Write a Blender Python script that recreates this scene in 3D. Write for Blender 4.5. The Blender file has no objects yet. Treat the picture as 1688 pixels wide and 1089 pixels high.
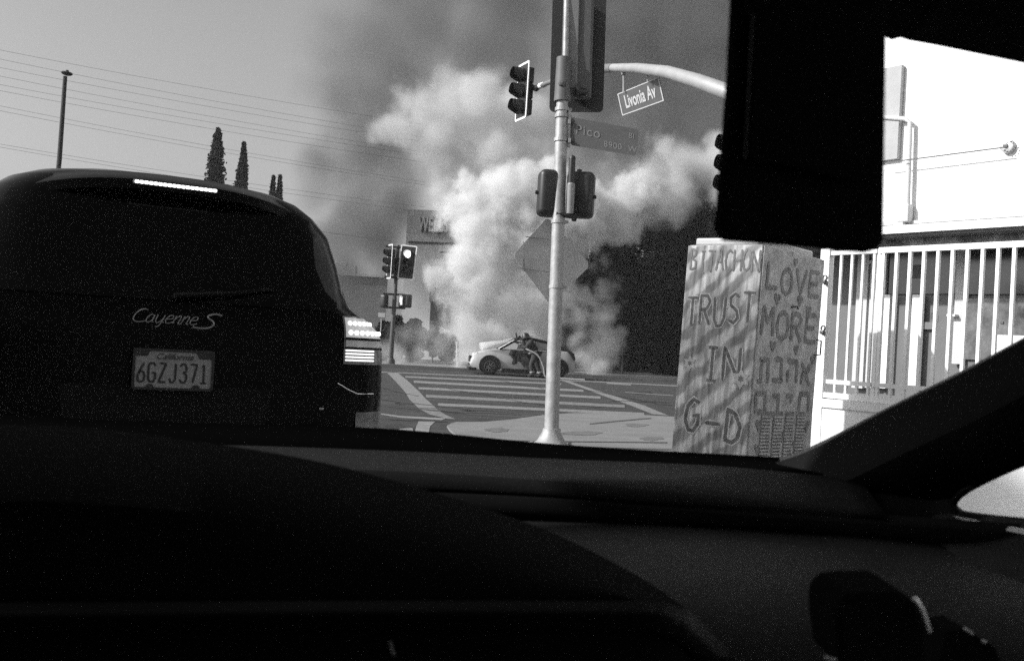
import bpy, bmesh, math, random
from mathutils import Vector as V, Matrix, noise
random.seed(7); NODN = True
R = math.radians
scene = bpy.context.scene
COL = scene.collection

# ------------------------------------------------------------------ camera, sky, sun, exposure
CAM = V((0, 0, 1.15)); PITCH = R(0.8); ROLL = R(3.3); FPX = 1641.0
F_ = V((0, math.cos(PITCH), math.sin(PITCH)))
r0 = V((1, 0, 0)); u0 = r0.cross(F_) * 1.0
R_ = (r0 * math.cos(ROLL) + u0 * math.sin(ROLL)).normalized()
U_ = R_.cross(F_).normalized()
cd = bpy.data.cameras.new('camera'); cam = bpy.data.objects.new('camera', cd); COL.objects.link(cam)
m = Matrix((R_, U_, -F_)).transposed().to_4x4(); m.translation = CAM
cam.matrix_world = m
cd.sensor_width = 36; cd.lens = 35; cd.clip_start = 0.02; cd.clip_end = 3000
cd.dof.use_dof = True; cd.dof.focus_distance = 11; cd.dof.aperture_fstop = 14
scene.camera = cam

SUN_DIR = V((-0.96, -0.22, 0)).normalized(); SUN_EL = R(31)          # towards the sun
w = bpy.data.worlds.new("World"); scene.world = w; w.use_nodes = True
nt = w.node_tree; bg = nt.nodes['Background']
sk = nt.nodes.new('ShaderNodeTexSky'); sk.sky_type = 'NISHITA'; sk.sun_disc = False
sk.sun_elevation = SUN_EL; sk.sun_rotation = math.atan2(SUN_DIR.x, SUN_DIR.y)
sk.air_density = 1.2; sk.dust_density = 3.0
bw = nt.nodes.new('ShaderNodeRGBToBW')                                 # black-and-white film
nt.links.new(sk.outputs[0], bw.inputs[0]); nt.links.new(bw.outputs[0], bg.inputs[0])
bg.inputs[1].default_value = 0.15
sd = bpy.data.lights.new('sun', 'SUN'); sd.energy = 5.0; sd.angle = R(1.2); sd.color = (1, 1, 1)
so = bpy.data.objects.new('sun', sd); COL.objects.link(so)
sdir = V((SUN_DIR.x * math.cos(SUN_EL), SUN_DIR.y * math.cos(SUN_EL), math.sin(SUN_EL)))
so.rotation_euler = sdir.to_track_quat('Z', 'Y').to_euler(); so.location = (-20, -5, 30)
vs = scene.view_settings; vs.view_transform = 'Standard'; vs.look = 'None'; vs.gamma = 1; vs.exposure = 0.0
cy = scene.cycles
cy.max_bounces = 8; cy.volume_bounces = 5; cy.transparent_max_bounces = 24; cy.diffuse_bounces = 3
cy.glossy_bounces = 3; cy.caustics_reflective = False; cy.caustics_refractive = False
cy.sample_clamp_indirect = 2
if NODN: cy.use_denoising = False

# ------------------------------------------------------------------ geometry helpers
def P(x, y, d):
    return CAM + F_ * d + R_ * ((x - 844) / FPX * d) - U_ * ((y - 544.5) / FPX * d)
def ray(x, y):
    return F_ + R_ * ((x - 844) / FPX) - U_ * ((y - 544.5) / FPX)
def G(x, y, z=0.0):
    r = ray(x, y); t = (z - CAM.z) / r.z
    return CAM + r * t
def PL(x, y, p0, n):
    r = ray(x, y); t = (p0 - CAM).dot(n) / r.dot(n)
    return CAM + r * t

def tag(o, label=None, cat=None, group=None, kind=None):
    if label: o['label'] = label
    if cat: o['category'] = cat
    if group: o['group'] = group
    if kind: o['kind'] = kind
    return o
def link(name, me, mat=None, parent=None):
    o = bpy.data.objects.new(name, me); COL.objects.link(o)
    if mat is not None:
        me.materials.append(mat)
    if parent is not None: o.parent = parent
    return o
def empty(name, loc, label, cat, group=None, rz=0):
    o = bpy.data.objects.new(name, None); COL.objects.link(o); o.location = loc; o.rotation_euler = (0, 0, rz)
    o.empty_display_size = 0.1
    return tag(o, label, cat, group)
def at_world(o, parent):
    """parent an object whose mesh is in world coordinates"""
    o.parent = parent
    o.matrix_parent_inverse = parent_matrix(parent).inverted()
    return o
def parent_matrix(p):
    mm = Matrix.LocRotScale(p.location, p.rotation_euler, p.scale)
    if p.parent: mm = parent_matrix(p.parent) @ p.matrix_parent_inverse @ mm
    return mm

def catm3(pts, n=6):
    out = []
    for i in range(len(pts) - 1):
        p0 = pts[max(0, i - 1)]; p1 = pts[i]; p2 = pts[i + 1]; p3 = pts[min(len(pts) - 1, i + 2)]
        for k in range(n):
            t = k / n; out.append(tuple(.5 * ((2*p1[j]) + (-p0[j]+p2[j])*t + (2*p0[j]-5*p1[j]+4*p2[j]-p3[j])*t*t + (-p0[j]+3*p1[j]-3*p2[j]+p3[j])*t**3) for j in range(3)))
    out.append(tuple(pts[-1])); return out
class MB:
    def __init__(s): s.bm = bmesh.new()
    def box(s, c, d, rot=None, M=None):
        r = bmesh.ops.create_cube(s.bm, size=1)
        mt = Matrix.Translation(V(c)) @ (rot.to_4x4() if rot is not None else Matrix()) @ Matrix.Diagonal((d[0], d[1], d[2], 1))
        if M is not None: mt = M @ mt
        bmesh.ops.transform(s.bm, matrix=mt, verts=r['verts']); return r['verts']
    def rbox(s, c, d, bev=0.02, seg=3, M=None):
        vs_ = s.box(c, d, M=M)
        es = list({e for v in vs_ for e in v.link_edges})
        bmesh.ops.bevel(s.bm, geom=es, offset=bev, segments=seg, affect='EDGES', profile=0.5)
    def tube(s, pts, r, n=8, cap=True, M=None):
        pts = [V(p) for p in pts]
        if M is not None: pts = [M @ p for p in pts]
        rs = r if isinstance(r, (list, tuple)) else [r] * len(pts)
        rings = []; ref = None
        for i, p in enumerate(pts):
            a = pts[max(0, i - 1)]; b = pts[min(len(pts) - 1, i + 1)]
            t = (b - a).normalized()
            if ref is None: ref = t.orthogonal().normalized()
            ref = (ref - t * ref.dot(t)).normalized(); bi = t.cross(ref)
            rings.append([s.bm.verts.new(p + (ref * math.cos(k * 2 * math.pi / n) + bi * math.sin(k * 2 * math.pi / n)) * rs[i]) for k in range(n)])
        for a, b in zip(rings, rings[1:]):
            for k in range(n):
                s.bm.faces.new((a[k], a[(k + 1) % n], b[(k + 1) % n], b[k]))
        if cap:
            s.bm.faces.new(list(reversed(rings[0]))); s.bm.faces.new(rings[-1])
    def prism(s, poly, vec):
        """poly: 3D points; extruded by vec"""
        vec = V(vec)
        a = [s.bm.verts.new(V(p)) for p in poly]; b = [s.bm.verts.new(V(p) + vec) for p in poly]
        s.bm.faces.new(a); s.bm.faces.new(list(reversed(b)))
        n = len(a)
        for i in range(n): s.bm.faces.new((a[i], b[i], b[(i + 1) % n], a[(i + 1) % n]))
    def poly(s, pts):
        s.bm.faces.new([s.bm.verts.new(V(p)) for p in pts])
    def grid(s, rows, close=False):
        vr = [[s.bm.verts.new(V(p)) for p in row] for row in rows]
        for a, b in zip(vr, vr[1:]):
            n = len(a)
            for k in range(n if close else n - 1):
                s.bm.faces.new((a[k], a[(k + 1) % n], b[(k + 1) % n], b[k]))
        return vr
    def lathe(s, prof, c, axis, n=24):
        """prof: (radius, height along axis)"""
        axis = V(axis).normalized(); e1 = axis.orthogonal().normalized(); e2 = axis.cross(e1); c = V(c)
        rows = [[c + axis * h + (e1 * math.cos(k * 2 * math.pi / n) + e2 * math.sin(k * 2 * math.pi / n)) * max(rr, 1e-4) for k in range(n)] for rr, h in prof]
        s.grid(rows, close=True)
    def build(s, name, mat=None, parent=None, smooth=False, xf=None):
        if xf is not None: bmesh.ops.transform(s.bm, matrix=xf, verts=s.bm.verts)
        bmesh.ops.recalc_face_normals(s.bm, faces=s.bm.faces)
        me = bpy.data.meshes.new(name); s.bm.to_mesh(me); s.bm.free()
        if smooth:
            me.polygons.foreach_set('use_smooth', [True] * len(me.polygons))
            try: me.set_sharp_from_angle(angle=R(38))
            except Exception: pass
        return link(name, me, mat, parent)
def strokes(mb, lines, to3, wdt, thick, jitter=0.0):
    """brush strokes: each line is a list of 2D points drawn as a flat rounded ribbon; to3(u, v, h) gives 3D"""
    for ln in lines:
        pts = []
        for a, b in zip(ln, ln[1:]):
            n = max(1, int(((a[0]-b[0])**2 + (a[1]-b[1])**2) ** .5 / (wdt * 0.6)))
            for k in range(n): pts.append((a[0] + (b[0]-a[0])*k/n, a[1] + (b[1]-a[1])*k/n))
        pts.append(ln[-1])
        L_, R2 = [], []
        for i, p in enumerate(pts):
            a = pts[max(0, i-1)]; b = pts[min(len(pts)-1, i+1)]
            dx, dy = b[0]-a[0], b[1]-a[1]; l = math.hypot(dx, dy) or 1
            nx, ny = -dy/l, dx/l
            q = wdt/2 * (1 + jitter * math.sin(i*1.7+p[0]*40) )
            if i in (0, len(pts)-1): q *= .6
            L_.append(to3(p[0]+nx*q, p[1]+ny*q, thick)); R2.append(to3(p[0]-nx*q, p[1]-ny*q, thick))
        mb.grid([L_, R2])
def text_mesh(txt, size, extrude=0.002, offset=0.0, shear=0.0, align='CENTER', space=1.0):
    cu = bpy.data.curves.new('t', 'FONT'); cu.body = txt; cu.size = size; cu.extrude = extrude; cu.offset = offset
    cu.shear = shear; cu.align_x = align; cu.align_y = 'CENTER'; cu.space_character = space
    o = bpy.data.objects.new('t', cu); COL.objects.link(o)
    dg = bpy.context.evaluated_depsgraph_get(); me = bpy.data.meshes.new_from_object(o.evaluated_get(dg))
    bpy.data.objects.remove(o); bpy.data.curves.remove(cu)
    return me
def put_text(name, txt, size, origin, ux, uy, mat, parent=None, sx=1.0, **k):
    """text laid on the plane spanned by ux, uy (unit vectors) with its centre at origin"""
    me = text_mesh(txt, size, **k)
    ux = V(ux).normalized(); uy = V(uy).normalized(); uz = ux.cross(uy).normalized()
    M = Matrix((ux * sx, uy, uz)).transposed().to_4x4(); M.translation = V(origin)
    me.transform(M); me.materials.clear()
    return link(name, me, mat, parent)

# ------------------------------------------------------------------ materials (all greys: black-and-white photograph)
def mat(name, base, rough=0.6, metal=0.0, spec=0.5, var=0.0, scale=5.0, bump=0.0, bscale=60.0, emit=0.0, coat=0.0, coord='Object', stretch=None):
    m = bpy.data.materials.new(name); m.use_nodes = True
    t = m.node_tree; b = t.nodes['Principled BSDF']
    b.inputs['Base Color'].default_value = (base, base, base, 1)
    b.inputs['Roughness'].default_value = rough; b.inputs['Metallic'].default_value = metal
    b.inputs['Specular IOR Level'].default_value = spec; b.inputs['Coat Weight'].default_value = coat
    if emit: 
        b.inputs['Emission Color'].default_value = (1, 1, 1, 1); b.inputs['Emission Strength'].default_value = emit
    if var or bump:
        tc = t.nodes.new('ShaderNodeTexCoord')
        src = tc.outputs[coord]
        if stretch:
            mp = t.nodes.new('ShaderNodeMapping'); mp.inputs['Scale'].default_value = stretch
            t.links.new(src, mp.inputs[0]); src = mp.outputs[0]
    if var:
        n = t.nodes.new('ShaderNodeTexNoise'); n.inputs['Scale'].default_value = scale; n.inputs['Detail'].default_value = 8
        n.inputs['Roughness'].default_value = .65
        t.links.new(src, n.inputs[0])
        mr = t.nodes.new('ShaderNodeMapRange'); mr.inputs[1].default_value = .3; mr.inputs[2].default_value = .7
        mr.inputs[3].default_value = base * (1 - var); mr.inputs[4].default_value = base * (1 + var)
        t.links.new(n.outputs[0], mr.inputs[0]); t.links.new(mr.outputs[0], b.inputs['Base Color'])
    if bump:
        n2 = t.nodes.new('ShaderNodeTexNoise'); n2.inputs['Scale'].default_value = bscale; n2.inputs['Detail'].default_value = 5
        t.links.new(src, n2.inputs[0])
        bp = t.nodes.new('ShaderNodeBump'); bp.inputs['Strength'].default_value = bump; bp.inputs['Distance'].default_value = .01
        t.links.new(n2.outputs[0], bp.inputs['Height']); t.links.new(bp.outputs[0], b.inputs['Normal'])
    return m
def volmat(name, density, albedo, aniso=0.0):
    m = bpy.data.materials.new(name); m.use_nodes = True; t = m.node_tree
    t.nodes.remove(t.nodes['Principled BSDF'])
    v = t.nodes.new('ShaderNodeVolumePrincipled')
    v.inputs['Color'].default_value = (albedo, albedo, albedo, 1); v.inputs['Density'].default_value = density
    v.inputs['Anisotropy'].default_value = aniso
    t.links.new(v.outputs[0], t.nodes['Material Output'].inputs['Volume'])
    return m
def glass_clear(name):
    m = bpy.data.materials.new(name); m.use_nodes = True; t = m.node_tree
    t.nodes.remove(t.nodes['Principled BSDF']); g = t.nodes.new('ShaderNodeBsdfTransparent')
    g.inputs[0].default_value = (1, 1, 1, 1); t.links.new(g.outputs[0], t.nodes['Material Output'].inputs['Surface'])
    return m
M_asph = mat('asphalt', .033, .9, var=.5, scale=1.6, bump=.6, bscale=90, coord='Generated' if False else 'Object')
M_asph2 = mat('old_asphalt', .045, .9, var=.3, scale=1.5, bump=.6, bscale=70)
M_conc = mat('concrete', .19, .9, var=.16, scale=1.6, bump=.35, bscale=50)
M_gutter = mat('gutter_concrete', .22, .9, var=.25, scale=3, bump=.3)
M_joint = mat('joint', .05, .9)
M_paint_w = mat('road_paint', .20, .8, var=.5, scale=13, bump=.3)
M_galv = mat('galvanised_steel', .34, .55, metal=.25, var=.22, scale=9, bump=.15, bscale=30)
M_arm = mat('arm_steel', .36, .5, metal=.2, var=.12, scale=4)
M_blk = mat('signal_black', .018, .45, var=.2, scale=8)
M_alu = mat('sign_back_aluminium', .50, .7, metal=.0, var=.15, scale=5)
M_retro = mat('retroreflective_border', .85, .5)
M_lens_off = mat('lens_off', .03, .2)
M_lens_on = mat('lens_on', .9, .4, emit=5)
M_sign_face = mat('street_sign_face', .10, .45, var=.1)
M_sign_face2 = mat('street_sign_faded', .065, .5, var=.12)
M_sign_txt = mat('sign_lettering', .5, .5)
M_sign_txt2 = mat('sign_lettering_faded', .17, .5)
M_paint_blk = mat('black_car_paint', .002, .2, spec=.05)
M_glass_dk = mat('dark_window_glass', .0015, .06, spec=.10)
M_trim = mat('black_plastic', .004, .6, spec=.1)
M_chrome = mat('chrome', .35, .25, metal=1.0)
M_badge = mat('badge_metal', .16, .5)
M_plate = mat('plate_white', .20, .5, var=.06, scale=20)
M_plate_tx = mat('plate_text', .012, .5)
M_tail = mat('tail_lens', .12, .15, spec=.6, var=.3, scale=30)
M_tail_lo = mat('tail_lens_clear', .42, .12, spec=.6, var=.2, scale=30)
M_led = mat('led', .9, .3, emit=2.5)
M_tail_on = mat('tail_lens_lit', .3, .2, var=.4, scale=40, emit=.26)
M_led2 = mat('led_bar', .6, .3, emit=1.2)
M_tyre = mat('tyre', .012, .85)
M_rim = mat('rim', .18, .4, metal=.6)
M_mini = mat('pale_car_paint', .46, .35, spec=.4, var=.18, scale=2.5)
M_char = mat('charred_metal', .018, .95, var=.7, scale=6, bump=.8, bscale=15)
M_ash = mat('scorched_paint', .06, .9, var=.8, scale=4, bump=.5, bscale=12)
M_wire = mat('wire', .08, .7)
M_lamp = mat('lamp_post', .02, .7)
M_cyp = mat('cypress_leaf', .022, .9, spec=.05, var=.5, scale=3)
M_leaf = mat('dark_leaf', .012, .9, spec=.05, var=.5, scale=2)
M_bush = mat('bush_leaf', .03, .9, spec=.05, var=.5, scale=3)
M_bark = mat('bark', .05, .9, var=.3, bump=.5)
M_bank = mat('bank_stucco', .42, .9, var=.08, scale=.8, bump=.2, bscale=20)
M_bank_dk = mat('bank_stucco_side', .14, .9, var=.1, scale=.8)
M_bank_let = mat('bank_letters', .45, .5)
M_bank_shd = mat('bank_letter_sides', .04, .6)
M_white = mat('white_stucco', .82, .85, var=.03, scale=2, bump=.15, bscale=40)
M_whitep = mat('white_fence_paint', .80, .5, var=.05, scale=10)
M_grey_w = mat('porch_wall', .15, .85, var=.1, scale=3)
M_dkwin = mat('porch_window_glass', .04, .15, var=.7, scale=3)
M_hardw = mat('metal_fittings', .14, .5, metal=.3, var=.3, scale=20)
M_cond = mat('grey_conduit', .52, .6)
# interior
M_dash = mat('dash_plastic', .028, .8, spec=.08, var=.15, scale=30, bump=.12, bscale=400)
M_dash_dk = mat('dash_dark', .012, .9, spec=.0)
M_head = mat('headliner', .006, .95, spec=.05)
M_cab_in = mat('cabin_upholstery', .30, .95, spec=.1)
M_gloss = mat('gloss_black_trim', .004, .5, spec=.05)
M_clear = glass_clear('clear_glass')

def cabinet_stripes():
    m = mat('cabinet_stripe_paint', .2, .7, spec=.3); t = m.node_tree; b = t.nodes['Principled BSDF']
    tc = t.nodes.new('ShaderNodeTexCoord'); mp = t.nodes.new('ShaderNodeMapping')
    mp.inputs['Rotation'].default_value = (0, R(40), 0)
    t.links.new(tc.outputs['Object'], mp.inputs[0])
    wv = t.nodes.new('ShaderNodeTexWave'); wv.wave_type = 'BANDS'; wv.bands_direction = 'Z'
    wv.inputs['Scale'].default_value = 2.1; wv.inputs['Distortion'].default_value = 4.5; wv.inputs['Detail'].default_value = 3
    wv.inputs['Detail Scale'].default_value = 1.6
    t.links.new(mp.outputs[0], wv.inputs[0])
    cr = t.nodes.new('ShaderNodeValToRGB'); cr.color_ramp.elements[0].position = .22; cr.color_ramp.elements[1].position = .72
    cr.color_ramp.elements[0].color = (.20, .20, .20, 1); cr.color_ramp.elements[1].color = (.42, .42, .42, 1)
    t.links.new(wv.outputs[0], cr.inputs[0])
    nz = t.nodes.new('ShaderNodeTexNoise'); nz.inputs['Scale'].default_value = 6; nz.inputs['Detail'].default_value = 7
    sep = t.nodes.new('ShaderNodeMapping'); sep.inputs['Scale'].default_value = (5, 5, .7)
    t.links.new(tc.outputs['Object'], sep.inputs[0]); t.links.new(sep.outputs[0], nz.inputs[0])
    mr = t.nodes.new('ShaderNodeMapRange'); mr.inputs[1].default_value = .35; mr.inputs[2].default_value = .7
    mr.inputs[3].default_value = .55; mr.inputs[4].default_value = 1.45
    t.links.new(nz.outputs[0], mr.inputs[0])
    mx = t.nodes.new('ShaderNodeMix'); mx.data_type = 'RGBA'; mx.blend_type = 'MULTIPLY'; mx.inputs[0].default_value = 1
    t.links.new(cr.outputs[0], mx.inputs[6]); t.links.new(mr.outputs[0], mx.inputs[7]); t.links.new(mx.outputs[2], b.inputs['Base Color'])
    return m
M_cab1 = cabinet_stripes()
M_cab2 = mat('cabinet_mottled_paint', .30, .75, var=.38, scale=9, bump=.1)
M_graf = mat('graffiti_dark_paint', .095, .7, var=.6, scale=22)
M_graf2 = mat('graffiti_mid_paint', .13, .7, var=.45, scale=18)
M_graf_l = mat('graffiti_light_paint', .38, .7, var=.25, scale=18)

# ================================================================== SETTING: ground, road, pavement
mb = MB(); mb.poly([(-900, -300, 0), (900, -300, 0), (900, 1500, 0), (-900, 1500, 0)])
tag(mb.build('ground', M_asph2), kind='structure')
def sheet(name, pts, z, m, **k):
    mb = MB(); mb.poly([(p.x, p.y, z) for p in pts]); o = mb.build(name, m); tag(o, kind='structure', **k); return o
# carriageway between the near corner and the far kerb
kL, kR = G(300, 588.5), G(1700, 662)
kd = (kR - kL).normalized(); kn = V((-kd.y, kd.x, 0)); kc = G(850, 617)
far0 = kc - kd * 120; far1 = kc + kd * 120
sheet('road', [V((-60, -20, 0)), V((60, -20, 0)), far1, far0], .004, M_asph)
# far kerb and pavement beyond
mb = MB(); a, b = far0 + kn * 0.05, far1 + kn * 0.05
mb.prism([a, b, b + kn * .18, a + kn * .18], (0, 0, .14)); tag(mb.build('kerb', M_gutter), kind='structure')
mb = MB(); a, b = far0 + kn * .232, far1 + kn * .232
mb.prism([V((a.x, a.y, 0.002)), V((b.x, b.y, 0.002)), b + kn * 9, a + kn * 9], (0, 0, .02)); tag(mb.build('pavement', M_conc), kind='structure')
# near corner pavement: outline unprojected on to the ground, raised 0.02 at the ramp
cor = [(741, 707), (737, 701), (744, 697), (752, 695), (795, 695), (842, 691), (898, 683), (952, 680), (1020, 681), (1106, 686), (1250, 694), (1500, 712), (1900, 735)]
top = [G(x, y, .03) for x, y in cor]
low = [G(x, y, .03) for x, y in [(752, 716), (775, 722), (830, 728), (880, 733)]]
rest = [V((-.1, 9.2, 0)), V((.25, 7.0, 0)), V((.55, 3.0, 0)), V((.9, -6, 0)), V((14, -6, 0)), V((18, 9, 0))]
outl = top + rest[::-1] + low[::-1]
mb = MB(); mb.prism([V((p.x, p.y, .0)) for p in outl], (0, 0, .03)); tag(mb.build('pavement', M_conc), kind='structure')
def band(name, pl, pr, z, m, kind='structure'):
    mb = MB(); mb.grid([[G(x, y, z) for x, y in pl], [G(x, y, z) for x, y in pr]]); o = mb.build(name, m); tag(o, kind=kind); return o
# expansion joints
for l in ([(760, 724), (900, 726), (1100, 728)], [(972, 697.5), (1020, 692.5), (1073, 688)], [(1690, 806), (1640, 798), (1585, 790)], [(1700, 848), (1640, 840), (1570, 836)]):
    band('pavement_joint', l, [(x, y + 1.6) for x, y in l], .034, M_joint)
# gutter strip and worn concrete at the ramp
band('gutter', [(690, 694), (686, 703), (684, 712), (681, 724)], [(718, 694), (709, 702), (707, 712), (714, 724)], .008, M_gutter)
band('gutter', [(728, 713), (740, 717), (752, 722)], [(729, 716), (742, 721), (760, 726)], .009, M_conc)
band('gutter', [(659, 706), (655, 712), (652, 722)], [(680, 705), (682, 712), (680, 724)], .008, M_gutter)
# crosswalk: two side lines, bars between, worn stop line
band('crosswalk_line', [(637, 613), (652, 628), (668, 646), (675, 658), (690, 672)], [(654, 613), (672, 627), (692, 646), (703, 658), (719, 672)], .009, M_paint_w)
band('crosswalk_line', [(690, 673), (709, 683), (738, 690)], [(719, 673), (734, 683), (751, 690.5)], .009, mat('worn_road_paint', .17, .85, var=.5, scale=9))
band('crosswalk_line', [(926, 627), (965, 641), (1000, 654), (1040, 668), (1075, 682)], [(936, 627), (977, 641), (1018, 654), (1062, 668), (1102, 684.5)], .009, M_paint_w)
for (x0, y0, x1, y1, h) in [(668, 619.5, 925, 631.5, 2.4), (682, 627, 962, 642, 3.6), (690, 637.5, 990, 653, 3.8), (702, 650, 1030, 667, 4.6), (722, 664, 1062, 680, 4.4)]:
    n = 8
    pts = [(x0 + (x1-x0)*k/n, y0 + (y1-y0)*k/n) for k in range(n+1)]
    band('crosswalk_bar', pts, [(x, y + h) for x, y in pts], .0095, M_paint_w if h < 4.5 else bpy.data.materials['worn_road_paint'])
band('lane_line', [(600, 611), (780, 618.5), (1000, 629), (1200, 639)], [(600, 612.3), (780, 620), (1000, 630.5), (1200, 641)], .009, M_paint_w)
band('lane_line', [(1000, 630.3), (1040, 633)], [(1000, 632.3), (1040, 635)], .0115, M_paint_w)
band('lane_line', [(1030, 645.5), (1110, 651)], [(1030, 646.7), (1110, 652.4)], .009, bpy.data.materials['worn_road_paint'])
for l in ([(625, 656), (700, 666), (860, 680), (930, 684)], [(625, 667), (700, 674), (780, 679)],):
    band('road_seam', l, [(x, y + 1.3) for x, y in l], .010, M_joint)
band('road_patch', [(625, 660), (700, 669), (820, 680), (900, 682)], [(625, 666), (700, 673), (780, 684), (850, 689)], .0075, M_asph2)
band('road_patch', [(628, 681), (660, 685), (735, 689)], [(628, 683), (660, 688), (728, 692)], .0085, M_gutter)

# cracks, tar seams and oil stains on the worn asphalt
M_stain = mat('oil_stain', .022, .6, var=.4, scale=6); M_tar = mat('tar_seam', .02, .7)
for (x0, y0, x1, y1) in [(632, 640, 690, 652), (700, 676, 860, 683), (640, 690, 735, 694), (820, 626, 900, 640), (960, 640, 1105, 668), (1010, 660, 1100, 662), (740, 640, 900, 668)]:
    pts = [(x0 + (x1 - x0) * k / 9 + random.uniform(-3, 3), y0 + (y1 - y0) * k / 9 + random.uniform(-.9, .9)) for k in range(10)]
    band('road_crack', pts, [(x, y + .7) for x, y in pts], .0112, M_tar)
for (x, y, rx, ry) in [(665, 665, 16, 3), (860, 652, 30, 4), (980, 668, 22, 3.5), (1060, 647, 20, 2.6), (780, 675, 26, 3.2), (650, 702, 18, 4)]:
    mb = MB(); mb.poly([G(x + math.cos(a * .39) * rx * random.uniform(.7, 1.1), y + math.sin(a * .39) * ry * random.uniform(.7, 1.1), .0075) for a in range(16)]); tag(mb.build('road_stain', M_stain), kind='structure')
M_dirt = mat('pavement_stain', .13, .9, var=.3, scale=5)
for (x, y, rx, ry) in [(820, 708, 26, 4), (960, 714, 40, 4), (1050, 700, 26, 3), (905, 733, 34, 5), (1075, 722, 22, 4)]:
    mb = MB(); mb.poly([G(x + math.cos(a * .39) * rx * random.uniform(.6, 1.1), y + math.sin(a * .39) * ry * random.uniform(.6, 1.1), .0335) for a in range(16)]); tag(mb.build('pavement_stain', M_dirt), kind='structure')
# ================================================================== TREES AND PLANTS
def leaf_clump(mb, c, r, n, size, squash=1.0):
    for _ in range(n):
        while True:
            d = V((random.uniform(-1, 1), random.uniform(-1, 1), random.uniform(-1, 1)))
            if .02 < d.length < 1: break
        p = c + V((d.x * r, d.y * r, d.z * r * squash))
        a = V((random.gauss(0, 1), random.gauss(0, 1), random.gauss(0, 1))).normalized(); b = a.orthogonal().normalized()
        s = size * random.uniform(.6, 1.3)
        mb.poly([p + a * s, p + b * s * .55, p - a * s, p - b * s * .55])
def cypress(xb, ytop, wpx, depth, label, pointed=True, group='cypresses above the roof of the black suv'):
    top = P(xb, ytop, depth); base = V((top.x, top.y, 0)); H = top.z; rr = wpx / FPX * depth / 2
    root = empty('cypress_tree', base, label, 'tree', group)
    mb = MB(); 
    for i in range(190):
        f = (i + .5) / 190; z = .6 + (H - .6) * f
        prof = (1 - f ** (5 if not pointed else 2.2)) ** .7 * (0.75 + .25 * min(1, f * 4))
        r = rr * max(.12, prof) 
        leaf_clump(mb, V((random.uniform(-.15, .15) * r, random.uniform(-.15, .15) * r, z)), r * random.uniform(.7, 1.08), 44, .15, 1.2)
    mb.build('crown', M_cyp, root)
    mb = MB(); mb.tube([(0, 0, 0), (0, 0, H * .5), (0, 0, H * .93)], [.16, .1, .03]); mb.build('trunk', M_bark, root)
cypress(360, 213, 42, 68, 'tallest cypress, blunt topped column, left of the pair behind the black suv', pointed=False)
cypress(402.5, 236, 42, 68, 'pointed cypress standing just right of the tallest blunt cypress', pointed=True)
cypress(451, 291, 28, 74, 'small twin tipped cypress over the right shoulder of the suv, left tip')
cypress(462, 290, 28, 74, 'small twin tipped cypress over the right shoulder of the suv, right tip')
def bushy(name, x, y0, y1, wpx, depth, label, cat, m, n=26, leaf=.16, trunk=True, group=None, dens=60):
    """a crown between pixel rows y0 (top) and y1 (bottom) at the given depth"""
    t_, b_ = P(x, y0, depth), P(x, y1, depth); base = V((t_.x, t_.y, 0)); rr = wpx / FPX * depth / 2
    root = empty(name, base, label, cat, group); mb = MB(); lm = MB()
    H0, H1 = max(.15, b_.z), t_.z
    for i in range(n):
        a = random.uniform(0, 6.28); q = random.random() ** .5 * .8
        z = random.uniform(H0, H1); f = (z - H0) / max(.01, H1 - H0)
        env = math.sin(math.pi * min(.97, max(.12, f * .8 + .15)))
        c = V((math.cos(a) * q * rr * env, math.sin(a) * q * rr * env, z))
        cr = rr * random.uniform(.22, .42); c.z = min(c.z, H1 - cr * .7)
        leaf_clump(mb, c, cr, dens, leaf, .8)
        if trunk and i % 3 == 0: lm.tube([(0, 0, H0 * .7), tuple(c * .5 + V((0, 0, H0 * .3))), tuple(c)], [.09, .05, .02], n=5)
    mb.build('crown' if trunk else 'foliage', m, root)
    if trunk:
        lm.tube([(0, 0, 0), (.1, 0, H0 * .6), (0, .05, H0 + (H1 - H0) * .6)], [.25, .18, .07], n=8)
    else:
        lm.tube([(0, 0, 0), (0, 0, H1 * .6)], [.05, .02], n=5)
    lm.build('trunk' if trunk else 'stem', M_bark, root)
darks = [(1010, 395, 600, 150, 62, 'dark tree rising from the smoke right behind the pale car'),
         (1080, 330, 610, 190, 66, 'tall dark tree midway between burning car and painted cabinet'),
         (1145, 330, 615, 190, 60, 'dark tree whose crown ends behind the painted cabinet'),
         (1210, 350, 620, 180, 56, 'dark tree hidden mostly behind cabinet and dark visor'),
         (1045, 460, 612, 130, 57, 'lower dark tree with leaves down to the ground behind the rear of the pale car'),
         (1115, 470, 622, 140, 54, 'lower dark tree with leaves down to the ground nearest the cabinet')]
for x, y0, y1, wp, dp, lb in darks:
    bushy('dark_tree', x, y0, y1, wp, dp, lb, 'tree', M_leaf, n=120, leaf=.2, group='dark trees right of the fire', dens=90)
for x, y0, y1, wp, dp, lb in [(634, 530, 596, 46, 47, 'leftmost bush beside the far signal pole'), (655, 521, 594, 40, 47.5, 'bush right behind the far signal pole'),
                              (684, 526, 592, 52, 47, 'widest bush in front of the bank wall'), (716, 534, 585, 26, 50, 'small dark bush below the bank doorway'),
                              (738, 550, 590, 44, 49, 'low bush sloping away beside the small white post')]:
    bushy('bush', x, y0, y1, wp, dp, lb, 'bush', M_bush, n=110, leaf=.08, trunk=False, group='bushes in front of the bank', dens=60)
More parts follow.
